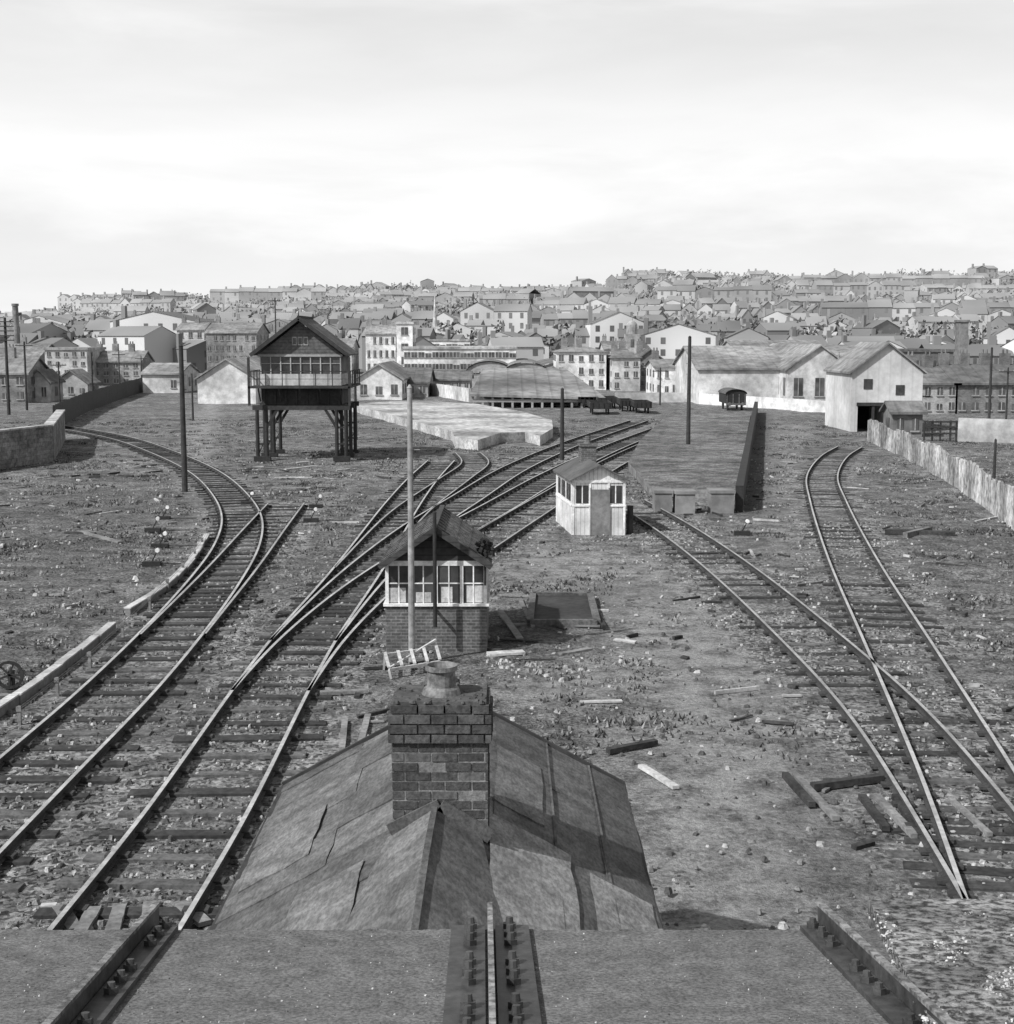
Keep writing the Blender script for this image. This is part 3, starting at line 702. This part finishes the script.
bd('terraced_house',921,957,414,384,369,10,'S',.32,.13,2,3,'brick',chim=2); bd('terraced_house',955,1060,414,384,367,10,'S',.16,.12,2,8,'brick',chim=5)
bd('chimney_block',958,966,390,322,322,3,'flat',.15,.15,D=260)
D=P(850,432).y; a=W(850,432,D).x;b=W(921,432,D).x; e=empty('gabled_store',((a+b)/2,D,0)); zE3=W(850,372,D).z; zA3=W(885,344,D).z; z1=W(850,404,D).z; dep=9; xm=(a+b)/2
mb=MB(); o1=W(857,430,D).x;o2=W(888,430,D).x
mb.box(a,b,D,D+dep,z1,zE3); mb.box(a,o1,D,D+dep,-.1,z1-.002);mb.box(o2,b,D,D+dep,-.1,z1-.002); mb.box(o1,o2,D+6,D+6.2,-.1,z1-.002,1)
mb.poly([(a,D,zE3),(b,D,zE3),(xm,D,zA3)]);mb.poly([(a,D+dep,zE3),(b,D+dep,zE3),(xm,D+dep,zA3)])
mb.build('walls',[M('asbestos_cladding',.55,.15,2,pat='vb',ps=.9,pc=.85,stain=.3),m_tar],e)
mb=MB()
for x in(a-.25,b+.25): mb.hexa([(x,D-.3,zE3-.15),(xm,D-.3,zA3),(xm,D+dep,zA3),(x,D+dep,zE3-.15),(x,D-.3,zE3),(xm,D-.3,zA3+.15),(xm,D+dep,zA3+.15),(x,D+dep,zE3)])
mb.build('roof',roof_mat(.26),e)
mb=MB(); 
for x,y in((868,384),(900,390)):
    p=W(x,y,D); mb.box(p.x-.35,p.x+.35,D-.05,D-.02,p.z-.4,p.z+.4)
mb.build('windows',m_glass,e)
mb=MB(); mb.box(o1-.1,o2+.1,D-.1,D-.004,z1-.15,z1+.12); mb.box((o1+o2)/2-.1,(o1+o2)/2+.1,D-.05,D+.1,0,z1-.16); mb.build('lintel',m_dark,e)
bd('lean_to',892,922,437,413,404,2.6,'S',.16,.14,1,2)
D=P(470,408).y
e=empty('platform_canopy',(0,D,0)); mb=MB(); a=W(470,400,D).x;b=W(592,400,D).x; ze=W(500,394,D).z; zr_=W(500,370,D+12).z
A=[(a,D,ze),(b+1.5,D,ze-.4),(b-2,D+22,zr_),(a+1,D+22,zr_)]
mb.hexa([(p[0],p[1],p[2]-.25) for p in A]+A); mb.build('roof',M('canopy_roof',.23,.3,.7,stain=.5,pat='x',ps=1.6,pc=.7,contrast=.12),e)
mb=MB()
for x in np.linspace(a+.3,b,13): mb.box(x-.12,x+.12,D+.3,D+.5,0,ze-.3); 
mb.box(a,b,D+.28,D+.5,ze-.9,ze-.6); mb.build('posts',m_grey,e)
mb=MB(); mb.box(a+.5,b-2,D+8,D+8.4,0,ze-.2);mb.build('back_wall',walls_mat(.1),e)
D=320; p=W(632,380,D); e=empty('domed_church_tower',(p.x,D,0)); mb=MB(); w=W(639,380,D).x-p.x; zt=W(632,334,D).z; mb.box(p.x-w,p.x+w,D,D+2*w,0,zt); mb.cyl((p.x,D+w,zt),(p.x,D+w,zt+1.6),w*.8,w*.8,14)
zz=zt+1.6
for k in range(5):
    r0=w*.8*math.cos(k*.3);r1=w*.8*math.cos((k+1)*.3); h0=w*.9*math.sin(k*.3);h1=w*.9*math.sin((k+1)*.3); mb.cyl((p.x,D+w,zz+h0),(p.x,D+w,zz+h1),r0,r1,14)
mb.cyl((p.x,D+w,zz+w*.9),(p.x,D+w,zz+w*.9+1.2),.15,.05,6); mb.build('tower',walls_mat(.36),e)
mb=MB(); 
for z in(zt-3,zt-6): mb.box(p.x-.4,p.x+.4,D-.05,D-.02,z,z+1.8)
mb.build('louvres',m_gl2,e)
p=W(435,330,430); q=W(435,296,430); e=empty('church_spire',p); mb=MB(); mb.box(p.x-.9,p.x+.9,429.1,430.9,0,p.z+1);mb.cyl((p.x,430,p.z+1),(p.x,430,q.z),.8,.08,8); mb.build('spire',walls_mat(.55),e)
p=W(17,350,300); q=W(17,306,300); e=empty('factory_chimney',p); mb=MB(); mb.cyl((p.x,300,0),(p.x,300,q.z),.9,.6,14); mb.cyl((p.x,300,q.z),(p.x,300,q.z+.5),.75,.75,14); mb.build('stack',walls_mat(.2,'brick'),e)
# ---------- town & hillside masses (three depth bands) ----------
def hazed_townmats(k):
    f=lambda c: c*(1-k)+.37*k  # distance haze painted into albedo: each farther band drawn closer to grey
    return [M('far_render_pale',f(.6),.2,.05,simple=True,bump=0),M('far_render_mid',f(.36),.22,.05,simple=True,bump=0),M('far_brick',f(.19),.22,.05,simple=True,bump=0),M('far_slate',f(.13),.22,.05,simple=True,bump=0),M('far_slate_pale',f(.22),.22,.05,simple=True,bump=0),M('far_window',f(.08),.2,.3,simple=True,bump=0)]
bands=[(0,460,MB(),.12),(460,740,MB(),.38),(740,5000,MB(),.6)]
def bandof(y): return 0 if y<460 else (1 if y<740 else 2)
def fhouse(hb_,x,y,w,d,h,rh,wm,rm,z0,fl=2):
    hb_.box(x,x+w,y,y+d,z0-6,z0+h,wm)
    if random.random()<.7:
        for yy in(y-.3,y+d+.3): hb_.poly([(x-.2,yy,z0+h),(x+w+.2,yy,z0+h),(x+w+.2,y+d/2,z0+h+rh),(x-.2,y+d/2,z0+h+rh)],rm)
        for xx in(x,x+w): hb_.poly([(xx,y,z0+h),(xx,y+d,z0+h),(xx,y+d/2,z0+h+rh)],wm)
    else:
        for xx in(x-.2,x+w+.2): hb_.poly([(xx,y-.2,z0+h),(xx,y+d,z0+h),(x+w/2,y+d,z0+h+rh),(x+w/2,y-.2,z0+h+rh)],rm)
        hb_.poly([(x,y,z0+h),(x+w,y,z0+h),(x+w/2,y,z0+h+rh)],wm)
    if random.random()<.8: hb_.box(x+.1,x+1.1,y+d/2-.5,y+d/2+.5,z0+h,z0+h+rh+1.4,2)
    nb=max(2,int(w/3.2)); 
    for i in range(fl):
        for j in range(nb):
            if random.random()<.15: continue
            cx=x+w*(j+.5)/nb; zz=z0+h*(i+.3)/fl; hb_.poly([(cx-.55,y-.05,zz),(cx+.55,y-.05,zz),(cx+.55,y-.05,zz+h/fl*.55),(cx-.55,y-.05,zz+h/fl*.55)],5)
treepos=[]
y=300
while y<1060:
    x=-.46*y+random.uniform(0,20)
    while x<.46*y:
        px=507+1400*x/y
        dens=.58 if y<460 else (.66 if px>250 else .48)
        dens+=.6*mn.noise(Vector((x*.012,y*.012,3)))
        if random.random()<dens:
            k=random.choice([1,1,1,2,2,3,4,6,9]) if y>480 else random.choice([1,1,2]); w=random.uniform(5,8) if k>1 else random.uniform(7,18)
            wm=random.choice([0,0,0,1,1,2,2]); rm=random.choice([3,3,3,4]); fl=random.choice([2,2,2,3,3]); h=fl*random.uniform(2.6,3.2); jy=random.uniform(-14,14); d=random.uniform(7,11)
            if random.random()<.12: w*=1.5;h+=4;fl+=1
            if y<400: h*=.85
            zc=float(hill(x+w*k/2,y+jy)); hb_=bands[bandof(y+jy)][2]; i0=len(hb_.v)
            for i in range(k): fhouse(hb_,x+i*w,y+jy,w-.05 if k>1 else w,d,h+random.uniform(-.3,.3),random.uniform(1.8,3.4),wm if random.random()<.6 else random.choice([0,1,2]),rm if random.random()<.8 else 4,zc,fl)
            ang=random.gauss(0,.35) if k<5 else random.gauss(0,.15)
            if k<=2 and random.random()<.25: ang+=1.57*random.choice([-1,1])
            hb_.spin(i0,x+w*k/2,y+jy+d/2,ang)
            x+=w*k*max(.5,abs(math.cos(ang)))+random.uniform(0,9)
        else:
            g_=random.uniform(6,24)
            if y>370:
                for _ in range(int(g_/3.2)): treepos.append((x+random.uniform(0,g_),y+random.uniform(-12,12)))
            x+=g_
        if y>400 and random.random()<.5: treepos.append((x-random.uniform(0,8),y+random.uniform(-12,12)))
    y+=random.uniform(20,28)
def inst(x0,x1,yt,D,h,d,wm,fl,bays,tw=0):
    hb_=bands[bandof(D)][2]
    a=W(x0,yt,D).x;b=W(x1,yt,D).x;zt=W(x0,yt,D).z
    hb_.box(a,b,D,D+d,zt-h-14,zt-2.5,wm)
    for yy in(D-.3,D+d+.3): hb_.poly([(a-.3,yy,zt-2.5),(b+.3,yy,zt-2.5),(b+.3,D+d/2,zt),(a-.3,D+d/2,zt)],3)
    for i in range(3): xx_=lerp(a,b,(i+.5)/3); hb_.box(xx_-.8,xx_+.8,D+d/2-.6,D+d/2+.6,zt-1,zt+1.8,2)
    if tw: hb_.box(lerp(a,b,.45),lerp(a,b,.55),D-1,D+3,zt-h-5,zt+tw,wm)
    for i in range(fl):
        for j in range(bays):
            cx=lerp(a,b,(j+.5)/bays); zz=zt-2.5-h+h*(i+.3)/fl; ww=(b-a)/bays*.24; hb_.poly([(cx-ww,D-.05,zz),(cx+ww,D-.05,zz),(cx+ww,D-.05,zz+h/fl*.55),(cx-ww,D-.05,zz+h/fl*.55)],5)
inst(635,702,274,1040,13,12,2,4,16); inst(703,762,277,1040,9,12,2,3,14); inst(640,692,291,950,10,10,2,3,14)
inst(745,800,293,900,9,9,0,3,12); inst(800,858,299,860,9,9,1,3,13); inst(860,935,287,960,9,9,1,2,18); inst(930,1020,287,930,13,10,1,4,20,3); inst(905,960,306,800,11,10,0,3,11)
inst(180,215,325,520,9,9,0,3,7); inst(560,620,308,720,7,9,0,2,14); inst(470,520,322,560,7,9,1,2,10); inst(700,760,320,600,9,9,2,3,11); inst(790,850,320,560,10,9,1,3,11); inst(100,160,330,560,9,9,1,3,10); inst(890,1000,322,520,10,10,2,3,18); inst(650,690,318,640,8,9,1,2,8,6)
inst(480,530,343,345,9,10,0,3,9); inst(660,720,338,420,9,10,1,3,10); inst(930,1014,344,300,10,10,2,3,12)
for i,(a,b,mbh,k) in enumerate(bands): mbh.build('hillside_town_houses',hazed_townmats(k),fixn=False)
for _ in range(520):
    y=random.uniform(1010,1110); x=random.uniform(-.47,.47)*y
    if random.random()<.5+.6*mn.noise(Vector((x*.012,1,1))): treepos.append((x,y))
for _ in range(700):
    y=random.uniform(470,1040); x=random.uniform(-.47,.47)*y
    if mn.noise(Vector((x*.008,y*.008,5)))>.0: treepos.append((x,y))
tbs=[MB(),MB()]
for (x,y) in treepos:
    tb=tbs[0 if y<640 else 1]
    z0=float(hill(x,y)); h=random.uniform(5,11.5); r=h*random.uniform(.3,.48)
    tb.cyl((x,y,z0-1),(x,y,z0+h*.6),.3,.12,4,1,False)
    lob=[(random.gauss(0,r*.45),random.gauss(0,r*.45),random.uniform(.4,.95)*h) for _ in range(5)]
    for k in range(26):
        l=random.choice(lob); cx=x+l[0]+random.gauss(0,r*.28);cy=y+l[1]+random.gauss(0,r*.28);cz=z0+l[2]+random.gauss(0,h*.08)
        s=random.uniform(.5,1.2); a=Vector((random.gauss(0,1),random.gauss(0,1),random.gauss(0,1))).normalized(); b=a.orthogonal().normalized(); c=a.cross(b); p=Vector((cx,cy,cz))
        tb.poly([p+b*s,p+c*s,p-b*s*.8-c*s*.5],0 if random.random()<.6 else 2)
for tb,k in zip(tbs,(.02,.13)): tb.build('distant_trees',[M('far_foliage',.085+k,.3,.3,simple=True,bump=0),M('far_bark',.09+k,.2,1,simple=True,bump=0),M('far_foliage_light',.14+k,.3,.3,simple=True,bump=0)],fixn=False)  # foliage and bark lifted paler in the far group, as painted haze
# ---------- walls, fences ----------
def wallline(name,pts,h,th,mat,cap=None,z0=-.1):
    mb=MB()
    for a,b in zip(pts[:-1],pts[1:]):
        a=Vector(a);b=Vector(b); mb.beam((a.x,a.y,z0+(h-z0)/2),(b.x,b.y,z0+(h-z0)/2),th,h-z0,0)
        if cap: mb.beam((a.x,a.y,h+.05),(b.x,b.y,h+.05),th+.12,.1,1)
    return mb.build(name,[mat,cap] if cap else mat)
mb=MB(); pts=cr([P(868,441),P(905,458),P(955,487),P(1014,530),P(1090,600)],.27)
for i,p in enumerate(pts):
    h=1.55+random.uniform(-.08,.08)+.1*math.sin(i*.15)
    d=(pts[min(i+1,len(pts)-1)]-pts[max(0,i-1)]).normalized(); mb.obox((p.x,p.y,h/2-.05),(.262+random.uniform(-.02,0),.09,h+.1),math.atan2(d.y,d.x)+random.gauss(0,.02),random.choice([0,0,1,2]),random.gauss(0,.02))
mb.build('sleeper_fence',[M('fence_a',.38,.5,3,stain=.5,contrast=.12),M('fence_b',.27,.5,3,stain=.5,contrast=.12),M('fence_c',.46,.4,3,stain=.5,contrast=.12)])
mb=MB(); pts=cr([P(54,430),P(90,411),P(125,398),P(152,389)],.3)
for i,p in enumerate(pts):
    d=(pts[min(i+1,len(pts)-1)]-pts[max(0,i-1)]).normalized(); h=2.0+random.uniform(-.06,.06); mb.obox((p.x,p.y,h/2),(.27,.06,h),math.atan2(d.y,d.x),0)
mb.build('board_fence',[m_tar])
wallline('stone_wall',[P(-60,478),P(50,461),P(62,440)],2.15,.5,m_stone,m_conc)
wallline('yard_wall',[P(700,404),P(845,414)],1.2,.3,walls_mat(.6))
wallline('yard_wall',[P(430,395),P(470,402)],1.6,.3,walls_mat(.5))
wallline('block_wall',[P(958,441),P(1100,447)],1.7,.25,walls_mat(.33))
wallline('white_wall',[P(615,402),P(700,402)],1.1,.3,walls_mat(.5))
def platform(name,pp,z,mat,tmat):
    mb=MB(); q=[P(x,y,z) for x,y in pp]; mb.poly(q,1); 
    for i in range(len(q)):
        a=q[i];b=q[(i+1)%len(q)]; mb.poly([(a.x,a.y,-.2),(b.x,b.y,-.2),(b.x,b.y,z),(a.x,a.y,z)],0)
    mb.build(name,[mat,tmat])
platform('loading_bank',[(350,404),(400,401),(430,401),(478,404),(520,411),(552,420),(553,428),(540,436),(525,432),(500,433),(478,440),(455,438),(452,431),(425,424),(385,413)],.7,m_conc,M('bank_surface',.40,.4,1.5,stain=.5,contrast=.1))
platform('earth_platform',[(650,486),(735,492),(751,414),(668,414),(640,440),(628,462)],.45,m_stone,gm)
wallline('trackside_retaining_wall',[P(739,512),P(756,413)],1.15,.35,m_tar)
for (a,b,y) in ((655,672,513),(676,695,514),(711,734,513)):
    mb=MB(); p=P(a,y);q=P(b,y); mb.box(p.x,q.x,p.y,p.y+1.1,-.1,.85); mb.box(p.x-.05,q.x+.05,p.y-.05,p.y+1.15,.852,.98); mb.build('stone_buffer_block',[walls_mat(.22)])
mb=MB()
for seg_ in ([(-10,712),(60,664),(112,622)],[(128,608),(165,585),(192,558),(207,534)]):
    l=cr([P(x,y,.2) for x,y in seg_],1.3)
    for a,b in zip(l[:-1],l[1:]): 
        j=random.uniform(-.02,.02); jx=random.uniform(-.03,.03); mb.beam((a.x+jx,a.y,.08+j),(b.x+jx,b.y,.08+j),.16,.2,0)
        mb.beam((a.x+jx,a.y,.2+j),(b.x+jx-(b.x-a.x)*.03,b.y-(b.y-a.y)*.03,.2+j),.2,.035,1)
mb.build('cable_trunking',[M('trunk_side',.2,.3,6),m_plankL])
mb=MB(); l=cr([P(x,y,0) for x,y in [(20,725),(90,668),(150,610),(195,560),(212,528)]],2.4)
for p in l: mb.box(p.x-.03,p.x+.03,p.y-.03,p.y+.03,0,.38,0); mb.box(p.x-.05,p.x+.05,p.y-.05,p.y-.031,.28,.38,0)
for a,b in zip(l[:-1],l[1:]):
    for dx in(-.03,.03): mb.cyl((a.x+dx,a.y,.33),(b.x+dx,b.y,.33),.006,.006,5,0)
mb.build('signal_wire_run',[m_planks])
for (x,y) in [(152,566),(160,548),(153,532),(163,520),(248,505),(311,522),(316,508),(742,535)]:
    p=P(x,y); e=empty('point_lever',p); mb=MB(); mb.box(p.x-.3,p.x+.3,p.y-.12,p.y+.12,0,.16,0); mb.beam((p.x,p.y,.15),(p.x+.22,p.y,.55),.04,.04,0); mb.cyl((p.x+.2,p.y-.05,.53),(p.x+.2,p.y+.05,.53),.075,.075,10,1); mb.beam((p.x+.1,p.y-.02,.08),(p.x+1.4,p.y-.02,.08),.03,.03,0); mb.build('lever_and_weight',[m_tar,m_white],e)
# ---------- loose timbers ----------
def plank(x0,y0,x1,y1,w=.2,h=.14,mat=None,name='timber_baulk'):
    w*=.62;h*=.6; mb=MB(); a=P(x0,y0,h/2);b=P(x1,y1,h/2); n=5; d=(b-a).normalized(); sd=Vector((-d.y,d.x,0))
    pr=[]
    for i in range(n+1):
        c=lerp(a,b,i/n)+Vector((0,0,.02+random.uniform(0,.01))); ww=w/2*random.uniform(.9,1.05)
        pr.append([c-sd*ww-Vector((0,0,h/2)),c+sd*ww-Vector((0,0,h/2)),c+sd*ww+Vector((0,0,h/2)),c-sd*ww+Vector((0,0,h/2))])
    for i in range(n):
        for k in range(4): mb.poly([pr[i][k],pr[i][(k+1)%4],pr[i+1][(k+1)%4],pr[i+1][k]])
    mb.poly(pr[0]);mb.poly(pr[-1][::-1]); mb.build(name,[mat or m_planks])
D_=m_sleeper
for t in [(608,752,656,743,.22,.15,D_),(641,767,676,789,.2,.1,m_plankL),(812,788,882,779,.22,.2,D_),(785,776,812,806,.2,.15,D_),(795,776,836,820,.18,.12,m_planks),(862,798,886,830,.2,.14,D_),(895,798,922,838,.2,.14,D_),(580,703,622,702,.2,.06,m_plankL),(320,694,368,692,.3,.12,m_planks),(345,720,342,750,.2,.1,m_planks),(368,716,360,748,.2,.1,m_planks),(876,797,915,838,.2,.12,m_planks),
  (520,600,533,628,.18,.1,m_planks),(588,598,604,628,.2,.14,D_),(505,625,600,627,.16,.08,m_planks),(500,596,590,600,.16,.08,m_planks),(885,532,955,535,.6,.3,D_),(905,536,930,530,.3,.35,m_planks),(80,532,120,543,.3,.12,m_planks),(65,533,95,534,.3,.1,D_),(275,478,312,478,.4,.1,m_plankL),(272,488,310,489,.4,.1,m_planks),(285,470,318,466,.3,.1,m_plankL),(500,640,560,644,.2,.06,D_),(730,722,752,716,.1,.04,D_),(950,800,990,836,.15,.1,m_planks),
  (488,655,524,653,.5,.1,m_conc),(560,655,590,650,.3,.1,m_planks),(500,612,520,640,.3,.1,m_planks),(60,908,75,932,.3,.1,m_planks),(95,910,80,935,.3,.1,m_planks),(120,908,112,935,.3,.1,m_planks),(150,905,148,930,.3,.1,m_planks),(180,905,205,925,.3,.1,m_planks)]:
    plank(*t)
m_rub=M('rubble',.34,.5,9,contrast=.12)
for (x,y,s) in [(75,607,.2),(50,636,.2),(45,640,.14),(100,680,.12),(150,560,.2),(160,540,.2),(150,536,.15),(310,508,.25),(318,512,.2),(245,470,.25),(960,463,.3),(560,670,.35),(610,655,.35),(500,665,.3),(640,560,.3),(870,470,.4)]:
    p=P(x,y,0); mb=MB(); 
    for k in range(24): mb.rock(p.x+random.gauss(0,s*1.6),p.y+random.gauss(0,s*1.6),s*random.uniform(.06,.3),0)
    mb.build('rubble_pile',[m_rub])
e=empty('inspection_pit_cover',P(562,612)); mb=MB(); a=P(530,627);b=P(597,627);c=P(590,599);d=P(533,599)
for q,r_ in((a,b),(b,c),(c,d),(d,a)): mb.beam(q+Vector((0,0,.1)),r_+Vector((0,0,.1)),.18,.2,0)
mb.poly([p+Vector((0,0,.12)) for p in(a,b,c,d)],1); mb.build('frame_and_lid',[m_sleeper2,m_dark],e)
e=empty('wooden_trestle',P(410,665)); mb=MB(); a=P(385,655,.35);b=P(436,648,.35);a2=P(389,670,.2);b2=P(440,662,.2)
mb.beam(a,b,.06,.07);mb.beam(a2,b2,.06,.07)
for k in range(5):
    t=k/4; mb.beam(lerp(a,b,t)+Vector((0,0,.06)),lerp(a2,b2,t)+Vector((0,0,.06)),.07,.03)
for q in(a,b,a2,b2): mb.beam(q,(q.x+random.uniform(-.1,.1),q.y,0),.05,.05)
mb.beam(a+Vector((.1,0,-.3)),b+Vector((0,0,.2)),.06,.04); mb.build('slats',[m_plankL],e)
p=P(10,690); mb=MB()
for k in range(16):
    t0=k*math.pi/8;t1=(k+1)*math.pi/8; c=Vector((p.x,p.y,.33)); mb.beam(c+Vector((math.cos(t0)*.28,0,math.sin(t0)*.28)),c+Vector((math.cos(t1)*.28,0,math.sin(t1)*.28)),.06,.05,0,(0,1,0))
    if k%3==0: mb.beam(c,c+Vector((math.cos(t0)*.27,0,math.sin(t0)*.27)),.04,.03,0,(0,1,0))
mb.box(p.x-.05,p.x+.05,p.y+.05,p.y+.2,0,.4); mb.build('signal_pulley_wheel',[m_tar])
for (x0,x1,yb,yt) in [(578,596,408,398),(598,618,409,400),(620,634,412,402),(634,652,414,405),(590,612,415,408),(560,576,404,396)]:
    D=P(x0,yb).y;a=W(x0,yb,D).x;b=W(x1,yb,D).x;z=max(W(x0,yt,D).z,1.2); e=empty('open_wagon',((a+b)/2,D,0)); mb=MB(); mb.box(a,b,D,D+.1,.6,z);mb.box(a,b,D+4.9,D+5,.6,z);mb.box(a,a+.1,D+.1,D+4.9,.6,z);mb.box(b-.1,b,D+.1,D+4.9,.6,z);mb.box(a,b,D+.1,D+4.9,.58,.7)
    for k in range(4): mb.box(lerp(a,b,(k+.5)/4)-.04,lerp(a,b,(k+.5)/4)+.04,D-.06,D-.002,.6,z)
    mb.build('body',[random.choice([m_dark,m_tar])],e); mb=MB()
    for x in(a+.3,b-.3):
        for yy in(D+.9,D+4): mb.cyl((x-.06,yy,.42),(x+.06,yy,.42),.42,.42,14)
    mb.build('wheels',[m_tar],e)
# covered van standing at the end of the platform road
D=P(735,411).y; a=W(726,405,D).x;b=W(746,405,D).x; z=W(735,394,D).z; e=empty('covered_goods_van',(a,D,0)); mb=MB(); mb.box(a,b,D,D+5,.75,z); n=8
for i in range(n):
    t0=math.pi*i/n;t1=math.pi*(i+1)/n;xm=(a+b)/2;r=(b-a)/2+.1
    mb.poly([(xm-math.cos(t0)*r,D-.2,z+math.sin(t0)*.5),(xm-math.cos(t1)*r,D-.2,z+math.sin(t1)*.5),(xm-math.cos(t1)*r,D+5.2,z+math.sin(t1)*.5),(xm-math.cos(t0)*r,D+5.2,z+math.sin(t0)*.5)],1); mb.poly([(xm,D-.01,z),(xm-math.cos(t0)*r,D-.01,z+math.sin(t0)*.5),(xm-math.cos(t1)*r,D-.01,z+math.sin(t1)*.5)])
for x in np.linspace(a+.1,b-.1,4): mb.box(x-.05,x+.05,D-.06,D-.002,.75,z,1)
mb.box(a,b,D-.05,D-.002,.6,.8,1)
for x in(a+.35,b-.35): mb.cyl((x,D-.3,.72),(x,D-.06,.72),.17,.17,10,1)
for x in(a+.3,b-.3):
    for yy in(D+.9,D+4): mb.cyl((x-.06,yy,.42),(x+.06,yy,.42),.42,.42,14,0)
mb.build('body',[m_tar,m_sleeper2],e)
mb=MB()
for x,y in [(924,441),(932,441),(940,441),(950,441),(956,441)]:
    p=P(x,y); mb.box(p.x-.06,p.x+.06,p.y-.06,p.y+.06,0,1.5)
a,b=P(924,441),P(956,441)
for z in(.5,.95,1.35): mb.box(a.x,b.x,a.y-.1,a.y-.062,z,z+.12)
mb.build('post_and_rail_fence',[m_dark])
# ---------- sky / light ----------
w=bpy.data.worlds.new('World'); bpy.context.scene.world=w; w.use_nodes=True; nt=w.node_tree;N=nt.nodes;Lk=nt.links
EL=math.radians(43); AZ=(-.80,-.60)
sk=N.new('ShaderNodeTexSky'); sk.sky_type='NISHITA'; sk.sun_disc=False; sk.sun_elevation=EL; sk.sun_rotation=math.atan2(AZ[0],AZ[1]); sk.dust_density=3
bw=N.new('ShaderNodeRGBToBW'); Lk.new(sk.outputs[0],bw.inputs[0])
tc=N.new('ShaderNodeTexCoord'); mp=N.new('ShaderNodeMapping'); mp.inputs['Scale'].default_value=(1.3,1.3,5.5); mp.inputs['Rotation'].default_value=(0,.10,0); Lk.new(tc.outputs['Generated'],mp.inputs['Vector'])
no=N.new('ShaderNodeTexNoise'); no.inputs['Scale'].default_value=2.8; no.inputs['Detail'].default_value=7; no.inputs['Roughness'].default_value=.55; no.inputs['Distortion'].default_value=.3; Lk.new(mp.outputs[0],no.inputs['Vector'])
sx=N.new('ShaderNodeSeparateXYZ'); Lk.new(tc.outputs['Generated'],sx.inputs[0])
rp_=N.new('ShaderNodeValToRGB'); r=rp_.color_ramp
wob=N.new('ShaderNodeMath'); wob.operation='MULTIPLY_ADD'; Lk.new(no.outputs['Fac'],wob.inputs[0]); wob.inputs[1].default_value=.16; wob.inputs[2].default_value=-.08
ws=N.new('ShaderNodeMath'); ws.operation='ADD'; Lk.new(sx.outputs['Z'],ws.inputs[0]); Lk.new(wob.outputs[0],ws.inputs[1]); Lk.new(ws.outputs[0],rp_.inputs[0])
V=lambda v:(v/10,)*3+(1,)
r.elements[0].position=0; r.elements[0].color=V(9.2); r.elements[1].position=1; r.elements[1].color=V(4)
for p,v in((.04,9.0),(.065,8.7),(.085,9.3),(.125,9.8),(.15,9.5),(.17,8.6),(.20,8.4),(.235,8.8),(.27,8.3),(.45,5.5)): q=r.elements.new(p); q.color=V(v)
mr=N.new('ShaderNodeMapRange'); mr.inputs['From Min'].default_value=.32;mr.inputs['From Max'].default_value=.68;mr.inputs['To Min'].default_value=9.4;mr.inputs['To Max'].default_value=11.2; Lk.new(no.outputs['Fac'],mr.inputs['Value'])
mu=N.new('ShaderNodeMath');mu.operation='MULTIPLY'; b2=N.new('ShaderNodeRGBToBW'); Lk.new(rp_.outputs[0],b2.inputs[0]); Lk.new(b2.outputs[0],mu.inputs[0]);Lk.new(mr.outputs[0],mu.inputs[1])
cv=N.new('ShaderNodeMapRange'); cv.inputs['From Min'].default_value=.3;cv.inputs['From Max'].default_value=.7;cv.inputs['To Min'].default_value=.97;cv.inputs['To Max'].default_value=.2; Lk.new(sx.outputs['Z'],cv.inputs['Value'])
mx=N.new('ShaderNodeMix'); mx.data_type='FLOAT'; Lk.new(cv.outputs[0],mx.inputs[0]); Lk.new(bw.outputs[0],mx.inputs[2]); Lk.new(mu.outputs[0],mx.inputs[3])
cc=N.new('ShaderNodeCombineColor')
for i in range(3): Lk.new(mx.outputs[0],cc.inputs[i])
bg=N['Background']; Lk.new(cc.outputs[0],bg.inputs[0]); bg.inputs[1].default_value=.1
sl=bpy.data.lights.new('sun','SUN'); sl.energy=4.6; sl.angle=math.radians(.8); sl.color=(1,1,1)
so=bpy.data.objects.new('sun',sl); bpy.context.scene.collection.objects.link(so)
dv=Vector((AZ[0]*math.cos(EL),AZ[1]*math.cos(EL),math.sin(EL))); so.rotation_euler=dv.to_track_quat('Z','Y').to_euler()
cam=bpy.data.cameras.new('camera'); co=bpy.data.objects.new('camera',cam); bpy.context.scene.collection.objects.link(co)
co.location=(0,0,H); co.rotation_euler=(math.pi/2-PT,0,0); cam.sensor_fit='HORIZONTAL'; cam.sensor_width=36; cam.lens=F/1014*36; cam.clip_start=.05; cam.clip_end=12000
bpy.context.scene.camera=co
vs=bpy.context.scene.view_settings; vs.view_transform='Standard'; vs.look='None'; vs.exposure=0
